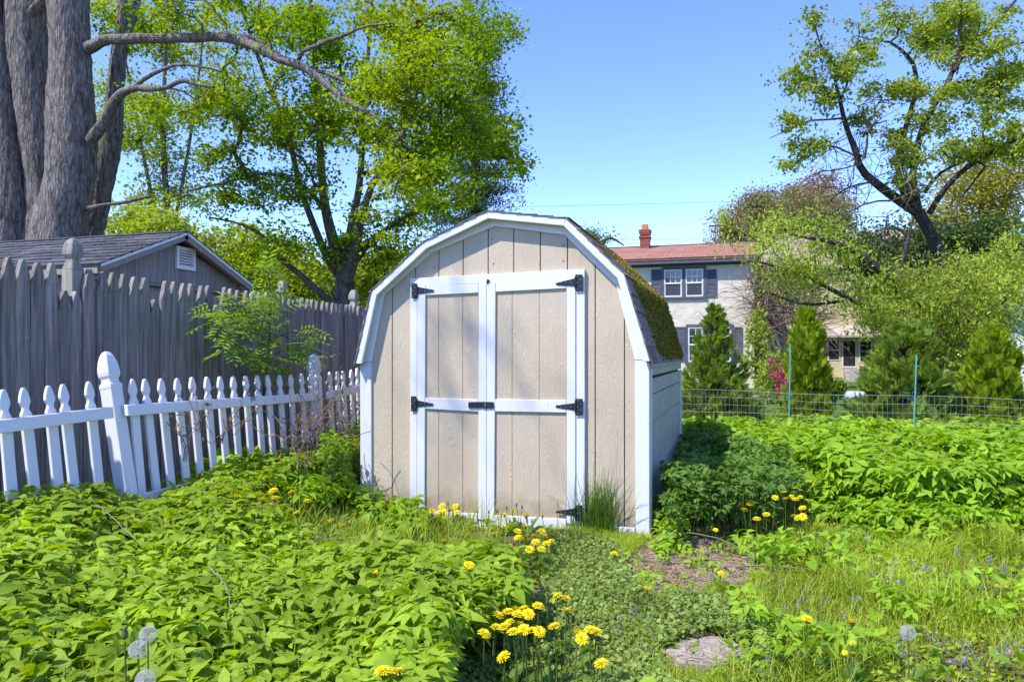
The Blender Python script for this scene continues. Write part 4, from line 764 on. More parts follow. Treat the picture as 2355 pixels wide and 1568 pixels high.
E = [e6(800, 150, 60, 90, 14.2, .3, 1400), e6(830, 250, 70, 60, 14.2, .3), e6(760, 350, 110, 70, 14.2, .5), e6(700, 500, 120, 90, 14.2, .5), e6(980, 400, 100, 90, 14.2, .6), e6(640, 745, 110, 60, 14.2, .4), e6(760, 900, 130, 60, 14.2, .4), e6(650, 1020, 90, 50, 14.2, .4), e6(880, 620, 90, 70, 14.4, .5), e6(1080, 720, 120, 90, 14.6, .6),
     e6(1130, 150, 150, 80, 15.4, .7), e6(1220, 60, 60, 60, 15.4, .5), e6(1120, 320, 110, 90, 15.0, .7), e6(1400, 170, 220, 120, 15.2, 1), e6(1620, 120, 220, 150, 14.8, 1), e6(1560, 320, 160, 130, 14.8, 1), e6(1900, 180, 260, 180, 14.5, 1.1), e6(1960, 420, 220, 160, 14.5, 1.1), e6(1750, 560, 230, 120, 14.5, 1), e6(1950, 680, 240, 130, 14.2, 1),
     e6(1320, 560, 200, 80, 15.2, .8), e6(1550, 760, 160, 90, 14.8, .8), e6(1250, 820, 120, 80, 14.8, .7), e6(1380, 960, 140, 90, 15.0, .7), e6(1750, 920, 220, 90, 14.2, .8), e6(2050, 880, 120, 120, 14.0, .8), e6(1350, 1100, 130, 60, 14.9, .5, 2500), e6(1150, 560, 110, 60, 15.0, .5), e6(1400, 700, 90, 70, 15.0, .6)]
tree('apple_tree', 'dark-limbed apple tree with crooked spreading branches and small green leaves', at(2250, 900, DAP) * np.array([1, 1, 0]), LAP, E, (L_apple, L_apple), 600, 50, .082, .15, void=-1.0, vf=3.2, bark=M_apbark, twig=M_apbark, tmpl=LQ, tr=.0062, flat=.6)
# dead brushwood tangle in the apple
def twigs(parent, anchors, n, ln, rad, mat, name='dead_twigs', up=0.):
    A, B, ra, rb = [], [], [], []
    for a in anchors:
        for _ in range(n):
            p = np.array(a) + rng.normal(0, .04, 3); d = rng.normal(size=3); d[2] += up; d /= np.linalg.norm(d); L = ln * (.5 + rng.random())
            for s in range(5):
                q = p + d * L / 5; A.append(p); B.append(q); ra.append(rad * (1 - s / 6)); rb.append(rad * (1 - (s + 1) / 6)); p = q; d = d + rng.normal(0, .28, 3); d /= np.linalg.norm(d)
    V, Fs = segs(np.array(A), np.array(B), np.array(ra), np.array(rb)); o = np_obj(name, V, Fs, mat, parent); o['kind'] = 'stuff'; return o
ap = [o for o in bpy.data.objects if o.name == 'apple_tree'][0]
twigs(ap, [at(*Z(6, x, y), 14.2) for x, y in ((1080, 960), (1060, 930), (1150, 790), (1180, 1080), (1040, 1150), (1000, 1190), (930, 890), (840, 930), (1200, 620), (1370, 1120), (1420, 1180), (1100, 1440), (1260, 1330))], 9, 1.0, .008, M_apbark)
twigs(ap, [at(*Z(6, x, y), 14) for x, y in ((1380, 1100), (1440, 1150), (1060, 990))], 5, .8, .009, M_twigp)
# willow thicket
WD = 13.6
LW = [ground_limb([(2120, 860, 18), (2100, 760, 14), (2050, 650, 10), (1950, 570, 6), (1820, 540, 3)], WD), ground_limb([(2150, 860, 16), (2180, 740, 12), (2240, 640, 8), (2310, 560, 4)], WD), limb([(2090, 740, 9), (1960, 690, 6), (1860, 640, 4), (1740, 600, 2)], WD, WD - 1), limb([(2060, 660, 8), (2080, 580, 5), (2100, 500, 2)], WD), limb([(1950, 690, 5), (1850, 700, 3), (1760, 670, 2)], WD - .5)]
E = [(1775, 565, 60, 60, 12.6, 1), (1830, 605, 80, 45, 12.6, 1), (1880, 580, 120, 80, 13.1, 1.2), (1980, 630, 110, 70, 13.4, 1.4), (2110, 690, 130, 85, 13.6, 1.6), (2250, 640, 110, 100, 13.1, 1.4), (2330, 580, 60, 100, 12.6, 1), (2290, 730, 100, 80, 13.1, 1.2), (2180, 770, 110, 70, 13.1, 1.4), (2040, 720, 100, 70, 13.4, 1.2), (1930, 670, 90, 40, 13.1, 1.2, 3500), (1735, 600, 45, 40, 12.6, 0.5, 900), (1700, 545, 40, 30, 12.6, 0.4, 500), (2070, 800, 50, 50, 13.7, 1, 1800), (2120, 830, 60, 50, 14.1, .8, 2000), (2270, 820, 90, 50, 14.1, 1), (1830, 520, 110, 40, 13.6, 1, 4000), (1660, 500, 40, 25, 12.9, .5, 500)]
tree('willow_tree', 'spreading pale green willow below the apple tree', at(2130, 900, WD) * np.array([1, 1, 0]), LW, E, (L_willow, L_apple), 980, 72, .08, .21, void=-.35, vf=2.6, tr=.007, tmpl=LQn, flat=.7, droop=.5, bark=M_apbark, up=.9)
# far trees
simple('far_tree', 'golden yellow-green tree far behind the apple tree', 2260, 32, 350, [(2250, 430, 100, 80, 32, 2), (2320, 400, 70, 80, 32, 2), (2160, 520, 90, 60, 32, 2), (2300, 520, 90, 60, 32, 2)], L_yel, 260, 60, .14, .5, 'trees beyond the houses')
simple('far_tree', 'russet budding tree beyond the roof of the cream house', 1730, 48, 470, [(1720, 520, 70, 50, 48, 2.5), (1880, 440, 70, 45, 48, 2.5), (1670, 540, 35, 30, 48, 2)], L_red, 200, 55, .17, .55, 'trees beyond the houses', tr=.01)
simple('far_tree', 'hazy olive-green tree between the russet tree and the apple tree', 1820, 43, 430, [(1790, 490, 90, 60, 43, 2.5), (1900, 500, 90, 60, 43, 2.5), (1740, 470, 40, 40, 43, 1)], L_olive, 260, 55, .16, .55, 'trees beyond the houses', tr=.009)
simple('far_tree', 'small green tree behind the red roof beside the mossy shed roof', 1345, 40, 535, [(1345, 550, 28, 18, 40, .8), (1385, 556, 14, 8, 40, .5)], L_maple2, 40, 50, .14, .35, 'trees beyond the houses')
simple('far_tree', 'dark green tree behind the willow', 2120, 30, 480, [(2080, 620, 160, 120, 30, 2), (2280, 600, 120, 110, 30, 2), (2200, 760, 150, 70, 28, 2), (1950, 560, 80, 50, 30, 2)], L_vine, 420, 60, .17, .5, 'trees beyond the houses')
# a far mass of trees closing the horizon all round
n = 30000; ang = rng.random(n) * 6.28; rr = 75 + 8 * rng.random(n); hgt = (7 + 2.5 * np.sin(ang * 9) + 2 * np.sin(ang * 23 + 1)); zz = hgt * rng.random(n) ** .7
fk = np.stack([C[0] + rr * np.sin(ang), C[1] + rr * np.cos(ang), zz], -1); dx_, dy_, D_ = proj(fk); 
fo = leaves(fk, 1.5, .3, .9, L_vine, 'treeline', None, LQw); tag(fo, 'far belt of trees closing the view beyond the yards', 'treeline', kind='stuff')

# ------------------------------------------------------------------ evergreens behind the wire fence
def evergreen(label, dx, D, ytop, halfw, mat, n, shape, wisp=0):
    b = at(dx, HY, D); b[2] = float(gz(b[0], b[1])); top = at(dx, ytop, D)[2]; H = top - b[2]; rw = halfw / F * D
    t = thing('arborvitae', b, label, 'conifer', 'evergreens behind the wire fence'); V, Fs = tube([b, b + UP * H * .5, b + UP * H * .96], [.05, .03, .006], 7); np_obj('trunk', V, Fs, M_twig, t, True)
    f = rng.random(n) ** shape[2]; prof_ = np.interp(f, [0, .15, .5, .8, 1], shape[0]); a = rng.random(n) * 6.28; lob = 1 + .24 * np.sin(a * 3 + f * 17 + dx) + .2 * np.sin(a * 7 - f * 29 + dx * 2); r = rw * prof_ * lob * (.45 + .6 * rng.random(n) ** .5) + .02
    P = b + np.stack([r * np.cos(a), r * np.sin(a), f * H], -1); kk = lump(P, 9.) > -1.15; P, a, f = P[kk], a[kk], f[kk]; n = len(P)
    # flat sprays: pointed fans standing upright, leaning outward
    tv, tf = [], []
    for a0, l0, y0 in ((0, 1, 0), (.5, .62, .1), (-.5, .62, .1), (.45, .5, .34), (-.45, .5, .34), (.4, .36, .58), (-.4, .36, .58), (.85, .4, 0), (-.85, .4, 0)):
        dv0 = np.array([math.sin(a0), math.cos(a0), .06 * abs(a0)]); sd = np.array([dv0[1], -dv0[0], 0]) * .055; p0 = np.array([0, y0, 0]); i0 = len(tv); tv += [p0 - sd * .4, p0 + sd * .4, p0 + dv0 * l0 * .55 + sd, p0 + dv0 * l0, p0 + dv0 * l0 * .55 - sd]; tf += [(i0, i0 + 1, i0 + 2), (i0, i0 + 2, i0 + 4), (i0 + 4, i0 + 2, i0 + 3)]
    tv, tf = np.array(tv), np.array(tf)
    tilt = np.clip(rng.normal(shape[1], .35, n), .1, 1.5); Mx = basis(n, a - math.pi / 2 + rng.normal(0, .5, n), tilt, rng.normal(0, .9, n)); V, Fs = scatter(tv, tf, P, Mx, (.13 + .10 * rng.random(n)) * (1 - .35 * f)); np_obj('foliage', V, Fs, mat, t)
    A = P[::max(1, n // 900)]; B = A.copy(); A = b + np.stack([0 * A[:, 0], 0 * A[:, 0], (A[:, 2] - b[2]) * .85], -1); k = len(A); V, Fs = segs(A, B, np.full(k, .006), np.full(k, .002)); np_obj('branches', V, Fs, M_twig, t)
    if wisp: twigs(t, [b + UP * H * q for q in (.7, .8, .9, .98)] * 2, 5, .32, .005, mat, 'wispy_shoots', .9)
    return t
evergreen('loose ragged arborvitae with wispy top in front of the cream house', *(Z(5, 715, 0)[0], 11.6), Z(5, 0, 555)[1], 92, L_arbd, 2600, ([.9, 1, .55, .26, .05], .85, 1.35), 1)
evergreen('slender columnar arborvitae beside the wire fence and pink blossom', *(Z(5, 1200, 0)[0], 11.4), Z(5, 0, 575)[1], 36, L_arb, 4600, ([1, 1.05, .9, .7, .12], 1.15, 1.0))
evergreen('broad dark bushy arborvitae with drooping golden tips', *(Z(5, 1725, 0)[0], 11.0), Z(5, 0, 630)[1], 90, L_arbd, 4600, ([1, 1, .78, .5, .12], .9, 1.1), 1)
evergreen('plump upright arborvitae below the willow', *(Z(5, 2190, 0)[0], 10.8), Z(5, 0, 660)[1], 54, L_arb, 5200, ([1, 1.05, .85, .62, .15], 1.1, 1.0))
# low shrubs beyond
def shrub(name, label, dx, dy, D, rx, ry, mat, n, size, cat='shrub', tm=LQ, up=.8):
    b = at(dx, dy, D); b[2] = max(float(gz(b[0], b[1])), 0); t = thing(name, b, label, cat); c = at(dx, dy, D); v = rng.normal(size=(n, 3)); v /= np.linalg.norm(v, axis=1, keepdims=True); v *= (.55 + .5 * rng.random((n, 1)) ** .6) * (1 + .2 * np.sin(v[:, :1] * 9) * np.sin(v[:, 2:] * 7)); P = c + v * np.array([rx, rx, ry]) / F * D; P = P[P[:, 2] > .03]
    leaves(P, size, .3, up, mat, 'foliage', t, tm); st = rng.normal(0, .2, (14, 3)) * rx / F * D; B = c + st; A = np.tile(b, (14, 1)) + st * .2; A[:, 2] = b[2] - .02; V, Fs = segs(A, B, np.full(14, .02), np.full(14, .008)); np_obj('stem', V, Fs, M_twig, t); return t
rh = shrub('rhododendron', 'flowering shrub with bright pink blossom clusters by the house', 1785, 868, 20, 42, 58, L_apple, 1600, .12, 'flowering shrub', LQn)
for k in range(20):
    p = at(1785 + random.uniform(-28, 28), 868 + random.uniform(-38, 30), 19.4); q = p + rng.normal(0, .06, (16, 3)); leaves(q, .06, .2, 1.2, G_pink, 'blossom', rh, LQw)
shrub('round_shrub', 'small rounded dark green shrub on the lawn behind the wire fence', 1918, 893, 19, 24, 22, L_arbd, 1500, .09)
shrub('leafy_shrub', 'tall light green shrub growing at the corner of the cream house', 1742, 790, 23, 28, 85, L_back, 800, .13)
br = thing('bare_shrub', at(1800, HY, 28) * np.array([1, 1, 0]), 'leafless brown shrub of tangled twigs beside the ivy wall', 'shrub')
twigs(br, [at(1790 + random.uniform(-60, 90), 700 + random.uniform(-70, 70), 28) for _ in range(80)], 10, 1.5, .017, plain('brown_twig', (.22, .15, .11), .9), 'twigs', .4)
V, Fs = join([tube(spline([at(1800 + i * 6, 900, 28), at(1795 + i * 12, 780, 28), at(1770 + i * 28, 680, 28)], 8), [.07, .06, .05, .04, .035, .03, .02, .01], 6) for i in range(-2, 4)]); np_obj('stem', V, Fs, M_twig, br)

# ------------------------------------------------------------------ wire fence
wf = thing('wire_fence', (2, 4.4, 0), 'low welded wire garden fence tied to thin teal stakes', 'fence')
s1, s2 = on_y(1816, 792, 4.75), on_y(2105, 817, 4.3); fd = (s2 - s1)[:2]; fd /= np.linalg.norm(fd); W0 = np.array([s1[0] - fd[0] * 2.6, s1[1] - fd[1] * 2.6]); WL = 8.2
def wpt(u, z): q = W0 + fd * u; return np.array([q[0], q[1] + .015 * math.sin(u * 3.1), z + .012 * math.sin(u * 2.3 + z * 5)])
ztopw = on_y(1816, 903, 4.75)[2]
for i in range(9): V, Fs = tube([wpt(u, ztopw - i * .1) for u in np.linspace(0, WL, 40)], .0022 if i % 3 else .003, 4); np_obj('horizontal_wire', V, Fs, M_wire, wf)
V, Fs = tube([(0, 0, 0), (.004, 0, -.45), (0, 0, -.84)], .0016, 4); me_w = mesh_np('vertical_wire', V, Fs, M_wire)
for k in range(int(WL / .056)): p = wpt(k * .056, ztopw) - world_org(wf); link('vertical_wire', me_w, wf, p)
for (a, b) in (((1817, 790), (1814, 960)), ((2107, 815), (2101, 985))):
    yq = 4.75 if a[0] < 2000 else 4.3; A, B = on_y(*a, yq - .02), on_y(*b, yq - .02); B2 = B + (B - A) * .9; V, Fs = tube([A, B, B2], .0085, 8); st = np_obj('stake', V, Fs, M_teal, wf, True)
    twigs(st, [on_y(a[0] - 3, 905 + 8 * k, yq - .03) for k in range(2)], 5, .07, .003, M_teal, 'tie')
# bags of soil on the lawn
for (dx, dy, wd_, lab) in ((Z(13, 45, 0)[0], Z(13, 0, 1358)[1], 26, 'small pale blue plastic bag on the lawn behind the ragged arborvitae'), (Z(13, 250, 0)[0], Z(13, 0, 1350)[1], 42, 'white and blue plastic bag lying on the lawn by the slender arborvitae'), (Z(13, 712, 0)[0], Z(13, 0, 1335)[1], 58, 'larger blue plastic soil bag lying between the two middle arborvitae'), (Z(13, 845, 0)[0], Z(13, 0, 1328)[1], 50, 'flat pale plastic soil bag lying against the larger blue bag')):
    p = on_z(dx, dy, .05); D = proj(p[None])[2][0]; V, Fs = blob(3); V = V * np.array([wd_ / F * D, .34, .12]); V = np.sign(V) * np.abs(V) ** 1 + .022 * np.sin(V * 17) * np.array([1, 1, .8]); p[2] = float(gz(p[0], p[1])) + .09
    o = np_obj('soil_bag', V + p, Fs, M_bag, None, True); tag(o, lab, 'bag', 'soil bags on the lawn')
# overhead wires
for (a, b, D0, D1, lab) in (((1100, 548), (1700, 549), 33, 36, 'black utility cable passing behind the brick chimney'), ((1100, 478), (1950, 455), 45, 52, 'faint thin overhead cable high above the red roof')):
    A, B = at(*a, D0), at(*b, D1); A2, B2 = A - (B - A) * .6, B + (B - A) * .8; P = [A2 + (B2 - A2) * t - UP * 1.2 * (t * (1 - t) - .2) for t in np.linspace(0, 1, 30)]; V, Fs = tube(P, .008, 5); tag(np_obj('utility_cable', V, Fs, M_cable), lab, 'cable', 'overhead cables')

# ------------------------------------------------------------------ weeds and grass
def leaflet(nst=6, Wd=.55, fold=.10, droop=.22, serr=.0):
    t = np.linspace(0, 1, nst); w = Wd / 2 * np.sin(math.pi * t ** .78) ** .85; w[0] = w[-1] = 0
    if serr: w[1:-1] *= 1 + serr * np.where(np.arange(nst - 2) % 2, 1, -1)
    V = []; uv = []
    for i in range(nst):
        z = -droop * t[i] ** 2; V += [(0, t[i], z)]; uv += [(0, t[i])]
        if 0 < i < nst - 1: V += [(w[i], t[i] - .04, z + fold * w[i] * 2), (-w[i], t[i] - .04, z + fold * w[i] * 2)]; uv += [(1, t[i]), (-1, t[i])]
    ix = [0] + [1 + 3 * k for k in range(nst - 2)] + [1 + 3 * (nst - 2)]; Fs = []
    m, r, l = ix[1], ix[1] + 1, ix[1] + 2; Fs += [(0, r, m), (0, m, l)]
    for k in range(1, nst - 2): a, b = ix[k], ix[k + 1]; Fs += [(a, a + 1, b + 1), (a, b + 1, b), (a, b + 2, a + 2), (a, b, b + 2)]
    a, b = ix[nst - 2], ix[-1]; Fs += [(a, a + 1, b), (a, b, a + 2)]
    return np.array(V, float), np.array(Fs), np.array(uv, float)
def compound(nst, groups=3, per=3, seed=0, size=.075, serr=.0, stem=True):
    r_ = np.random.default_rng(seed); VV, FF, UU = [], [], []; o = 0
    lv, lf, lu = leaflet(nst, .46, .16, .34, serr)
    def add(M_, p, s):
        nonlocal o
        VV.append((lv * s) @ M_.T + p); FF.append(lf + o); UU.append(lu); o += len(lv)
    for g, ga_ in enumerate(np.linspace(-1.75, 1.75, groups) if groups > 1 else [0]):
        cen = np.array([-math.sin(ga_), math.cos(ga_), .12]) * size * (.75 if abs(ga_) < .1 else .55)
        for k, la in enumerate(np.linspace(-1.05, 1.05, per)):
            yaw = ga_ + la + r_.normal(0, .15); s = size * (1.15 if abs(la) < .1 else .95) * r_.uniform(.85, 1.15); add(basis(1, np.array([yaw]), np.array([r_.normal(-.12, .22)]), np.array([r_.normal(0, .3)]))[0], cen, s)
    return np.concatenate(VV), np.concatenate(FF), np.concatenate(UU)
def place(poly, n, hmin, hmax, mat, name, label, tmpls, sc=(.8, 1.2), box_=(-4.4, 7, -7.5, 5.5), tilt=.3, tilt0=0., zone_z=.8, shed_gap=.05, wav=.06, cat='weeds', mask=None, sun=.0):
    P = np.zeros((0, 3)); x = rng.uniform(box_[0], box_[1], n * 30); y = rng.uniform(box_[2], box_[3], n * 30); g = gz(x, y)
    h = hmin + (hmax - hmin) * rng.random(len(x)) ** .45 + wav * np.sin(x * 2.9 + 1) * np.sin(y * 3.3) + wav * .7 * np.sin(x * 6.1 + y * 4.7); h = np.maximum(h, hmin * .6)
    q = np.stack([x, y, g + hmax * zone_z], -1); dx, dy, D = proj(q); k = (D > .45) & inpoly(dx, dy, poly) & ~((x > cx0 - .05 - shed_gap) & (x < cx1 + shed_gap) & (y > -.12 - shed_gap) & (y < DEP + .2))
    if mask is not None: k &= mask(x, y, dx, dy)
    P = np.stack([x, y, g + h], -1)[k][:n]; n = len(P); parts, uvs = [], []; pick = rng.integers(0, len(tmpls), n); o = 0; VV, FF, UU = [], [], []
    yaw = rng.random(n) * 6.28
    for i, t in enumerate(tmpls):
        p = P[pick == i]; m = len(p)
        if not m: continue
        Mx = basis(m, yaw[pick == i], rng.normal(tilt0, tilt, m), rng.normal(0, tilt, m)); s = rng.uniform(*sc, m)
        V, Fs = scatter(t[0], t[1], p, Mx, s); VV.append(V); FF.append(Fs + o); o += len(V)
        if len(t) > 2: UU.append(np.tile(t[2], (m, 1)))
    ob = np_obj(name, np.concatenate(VV), np.concatenate(FF), mat, None, False, np.concatenate(UU) if UU else None); tag(ob, label, cat, kind='stuff')
    return P
def stems(P, name_parent, r, mat):
    A = P.copy(); A[:, 2] = gz(P[:, 0], P[:, 1]) - .02; A[:, :2] += rng.normal(0, .03, (len(P), 2)); V, Fs = segs(A, P, np.full(len(P), r), np.full(len(P), r * .7), 3); o = np_obj('weed_stalks', V, Fs, mat, None); tag(o, 'thin green stalks standing under the leafy weeds', 'weeds', kind='stuff')
gout = [compound(5, 3, 3, s, .064, .0) for s in range(4)]
gl = [(-700, 1060), (-60, 1125), (60, 1105), (230, 1080), (420, 1045), (600, 1005), (740, 985), (800, 1000), (770, 1075), (650, 1090), (590, 1140), (660, 1210), (760, 1295), (880, 1312), (975, 1275), (1060, 1248), (1140, 1260), (1200, 1318), (1170, 1375), (1062, 1415), (1012, 1490), (985, 1640), (850, 2600), (-700, 2600)]
Pg = place(gl, 8600, .12, .35, G_gout, 'goutweed_patch', 'lush bright green goutweed leaves filling the ground before the picket fence', gout, (.8, 1.25), (-3.35, 1.2, -6.2, 2.0), .33)
stems(Pg[::3], None, .0028, G_stem)
goutf = [compound(4, 3, 3, 10 + s, .084) for s in range(3)]
grp = [(1568, 950), (1700, 945), (1900, 960), (2100, 975), (2900, 1000), (2900, 1120), (2354, 1105), (2100, 1110), (1950, 1100), (1830, 1065), (1740, 1030), (1640, 1010), (1570, 1000)]
Pg = place(grp, 5200, .24, .45, G_goutd, 'goutweed_patch', 'sunny belt of goutweed along the wire fence', goutf, (.8, 1.3), (-.5, 8, -1.5, 5.2), .36); stems(Pg[::4], None, .003, G_stem)
for hz_, pl_, n_ in ((.30, [(1800, 1085), (2100, 1112), (2900, 1120), (2900, 1165), (2354, 1150), (2100, 1145), (1850, 1125)], 1900), (.17, [(1790, 1110), (2100, 1135), (2900, 1145), (2900, 1215), (2300, 1190), (2050, 1195), (1830, 1165)], 1600)):
    Pg = place(pl_, n_, hz_ * .25, hz_, G_goutd, 'goutweed_patch', 'lower goutweed sloping down from the sunny belt towards the grass', goutf, (.55, 1.05), (0, 8, -2.5, 3), .42, wav=.03); stems(Pg[::4], None, .0025, G_stem)
# darker leafy weeds beside the shed
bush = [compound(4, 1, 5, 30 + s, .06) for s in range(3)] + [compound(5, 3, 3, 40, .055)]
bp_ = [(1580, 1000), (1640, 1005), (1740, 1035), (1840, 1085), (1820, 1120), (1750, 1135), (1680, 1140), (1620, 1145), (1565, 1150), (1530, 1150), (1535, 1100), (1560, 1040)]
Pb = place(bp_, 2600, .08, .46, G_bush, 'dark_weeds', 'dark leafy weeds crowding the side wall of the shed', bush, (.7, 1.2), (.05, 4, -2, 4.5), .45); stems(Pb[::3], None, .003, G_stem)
small = [compound(5, 1, 3, 50 + s, .032) for s in range(3)]
Pb = place([(770, 960), (832, 940), (835, 1095), (800, 1130), (745, 1080), (740, 1000)], 2600, .10, .52, G_goutd, 'fine_weeds', 'fine bright green weeds heaped against the corner of the shed and picket fence', small, (.7, 1.3), (-3.4, -2.4, -1.2, 2), .6); stems(Pb[::2], None, .002, G_stem)
place([(700, 1010), (800, 1090), (860, 1120), (960, 1150), (975, 1200), (880, 1180), (800, 1130), (690, 1150), (600, 1130), (640, 1050)], 900, .06, .24, G_goutd, 'mixed_weeds', 'mixed leafy weeds between the goutweed and the shed doors', goutf + small, (.6, 1.1), (-3.2, -1, -3, .5), .4)
# pokeweed-like tuft by the corner, tuft by right corner
Pb = place([(1500, 1185), (1560, 1170), (1575, 1200), (1565, 1235), (1515, 1240)], 80, .03, .15, G_goutd, 'goutweed_patch', 'green leafy tuft at the foot of the shed corner board', goutf, (.5, .8), (-.2, 1.2, -1.6, .6), .5)
# broad-leaf weeds on the right
vio = [leaflet(6, .75, .16, .25)]
place([(1700, 1180), (1900, 1130), (2354, 1110), (2600, 1110), (2600, 1700), (1500, 1700), (1500, 1480), (1640, 1330), (1760, 1260)], 900, .03, .10, G_goutd, 'broadleaf_weeds', 'scattered heart-leaved weeds among the grass', vio + [compound(5, 1, 3, 60, .07)], (.05, .11) if False else (.06, .1), (0, 6, -6, 1.5), .45, mask=lambda x, y, dx, dy: np.sin(x * 4.3) * np.sin(y * 5.1 + 1) > .0)
place([(1700, 1150), (1900, 1130), (2354, 1110), (2600, 1110), (2600, 1700), (1650, 1700), (1700, 1400)], 260, .06, .15, G_goutd, 'goutweed_patch', 'sparse young goutweed shoots among the grass', goutf, (.45, .85), (0, 6, -6, 1.5), .4, mask=lambda x, y, dx, dy: np.sin(x * 3.3 + 2) * np.sin(y * 3.9) > .1)
# ground ivy
iv = [(np.array([(0, 0, 0), (.5, .1, .05), (.55, .6, .08), (0, .95, 0), (-.55, .6, .08), (-.5, .1, .05)]), np.array([(0, 1, 2), (0, 2, 3), (0, 3, 4), (0, 4, 5)]))]
iz = [(1235, 1225), (1330, 1225), (1420, 1245), (1455, 1330), (1500, 1365), (1640, 1370), (1760, 1400), (1800, 1500), (1760, 1640), (1040, 1640), (1060, 1480), (1110, 1405), (1240, 1370), (1250, 1290)]
place(iz, 24000, .005, .085, G_ivy, 'ground_ivy', 'grey-green ground ivy carpet before the shed doors', iv, (.012, .025), (-1.5, 3.2, -5.4, .3), .5, wav=.012, mask=lambda x, y, dx, dy: (~inpoly(dx, dy, [(1515, 1475), (1560, 1450), (1640, 1440), (1725, 1475), (1735, 1545), (1640, 1570), (1540, 1555)])))
place([(640, 1150), (960, 1150), (1000, 1230), (980, 1275), (880, 1310), (740, 1290)], 5200, .01, .06, G_ivy, 'ground_ivy', 'dull ground ivy on the bare patch between goutweed and shed', iv, (.018, .032), (-3, 0, -3, .5), .5, wav=.01)
place([(1250, 1200), (1500, 1215), (1750, 1200), (2600, 1110), (2600, 1700), (1000, 1700), (1100, 1420), (1250, 1380)], 9000, .005, .05, G_grass, 'clover_carpet', 'low mixed clover leaves in the rough grass', iv, (.014, .03), (-1.5, 6.5, -5.4, 1.5), .4, wav=.01, mask=lambda x, y, dx, dy: (np.sin(x * 3 + 1) * np.sin(y * 4) + rng.normal(0, .5, x.shape) > 0) & ~inpoly(dx, dy, [(1430, 1240), (1560, 1240), (1740, 1225), (1750, 1300), (1690, 1360), (1500, 1370), (1440, 1310)]) & ~inpoly(dx, dy, [(1515, 1475), (1560, 1450), (1640, 1440), (1725, 1475), (1735, 1545), (1640, 1570), (1540, 1555)]))
# grass blades
def blades(P, h, wdt, lean_, mat, name, label, kind='stuff', parent=None):
    n = len(P); yaw = rng.random(n) * 6.28; ln = np.abs(rng.normal(lean_, lean_ * .6, n)); dirv = np.stack([np.cos(yaw), np.sin(yaw), 0 * yaw], -1); side = np.stack([-np.sin(yaw), np.cos(yaw), 0 * yaw], -1); h = np.broadcast_to(h, (n,)) * rng.uniform(.6, 1.25, n); w_ = wdt * rng.uniform(.7, 1.3, n)
    pts = [];
    for f, wf_ in ((0, 1.), (.4, .9), (.75, .6), (1., 0)):
        c = P + dirv * (ln * h * f ** 1.8)[:, None] + UP * (h * (f - .25 * ln * f ** 2).clip(0, 1))[:, None]
        if wf_: pts += [c + side * (w_ * wf_)[:, None], c - side * (w_ * wf_)[:, None]]
        else: pts += [c]
    V = np.stack(pts, 1).reshape(-1, 3); tf = np.array([(0, 1, 3), (0, 3, 2), (2, 3, 5), (2, 5, 4), (4, 5, 6)]); Fs = (tf[None] + (np.arange(n) * 7)[:, None, None]).reshape(-1, 3)
    o = np_obj(name, V, Fs, mat, parent)
    if parent is None: tag(o, label, 'grass', kind=kind)
    return o
def gpts(poly, n, box_, clump=0, dens=None):
    x = rng.uniform(box_[0], box_[1], n * 14); y = rng.uniform(box_[2], box_[3], n * 14)
    P = np.stack([x, y, gz(x, y)], -1); dx, dy, D = proj(P); k = (D > .5) & inpoly(dx, dy, poly) & ~((x > cx0 - .1) & (x < cx1 + .03) & (y > -.05) & (y < DEP + .1))
    if dens is not None: k &= dens(x, y, dx, dy)
    return P[k][:n]
nost = lambda dx, dy: ~inpoly(dx + 14 * np.sin(dy * .11 + dx * .03), dy + 11 * np.sin(dx * .07), [(1425, 1240), (1560, 1245), (1740, 1225), (1750, 1300), (1690, 1355), (1500, 1365), (1435, 1315)]) & ~inpoly(dx, dy, [(1515, 1475), (1560, 1450), (1640, 1440), (1725, 1475), (1735, 1545), (1640, 1570), (1540, 1555)])
nost2 = lambda dx, dy: inpoly(dx + 10 * np.sin(dy * .13), dy + 8 * np.sin(dx * .09), [(1430, 1240), (1560, 1245), (1735, 1225), (1740, 1300), (1680, 1355), (1510, 1365), (1440, 1310)])
gr = [(1730, 1160), (2100, 1140), (2600, 1130), (2600, 2400), (1000, 2400), (1080, 1440), (1250, 1420), (1500, 1400), (1720, 1350)]
pat = lambda x, y: np.sin(x * 2.7 + y) * np.sin(y * 3.1 - x) + .6 * np.sin(x * 6.3) * np.sin(y * 5.7)
blades(gpts(gr, 42000, (-1.5, 7, -6, 2), dens=lambda x, y, dx, dy: nost(dx, dy) & (pat(x, y) + rng.normal(0, .6, x.shape) > -.35)), .09, .0022, .6, G_grass, 'grass', 'rough yellow-green grass in the sunny yard')
blades(gpts(gr, 8000, (-1.5, 7, -6, 2), dens=lambda x, y, dx, dy: nost(dx, dy) & (pat(x + 3, y) > .55)), .2, .0026, .8, G_grass, 'grass', 'longer grass tufts scattered through the yard')
blades(gpts([(600, 1080), (800, 1060), (960, 1170), (1000, 1220), (800, 1260), (640, 1220)], 3500, (-3.2, 0, -3, .6)), .14, .0022, .7, G_grass, 'grass', 'wispy grass between the goutweed and the shed doors')
ft = gpts([(1300, 1180), (1450, 1190), (1500, 1240), (1440, 1290), (1300, 1240)], 2500, (-1.2, .4, -1.2, .0)); blades(ft, .1, .002, .7, G_grass, 'grass', 'short grass at the foot of the shed doors')
x = rng.uniform(-2, 12, 26000); y = rng.uniform(5, 22, 26000); P = np.stack([x, y, gz(x, y)], -1); blades(P, .07, .006, .6, G_lawn, 'grass', 'mown lawn beyond the wire fence')
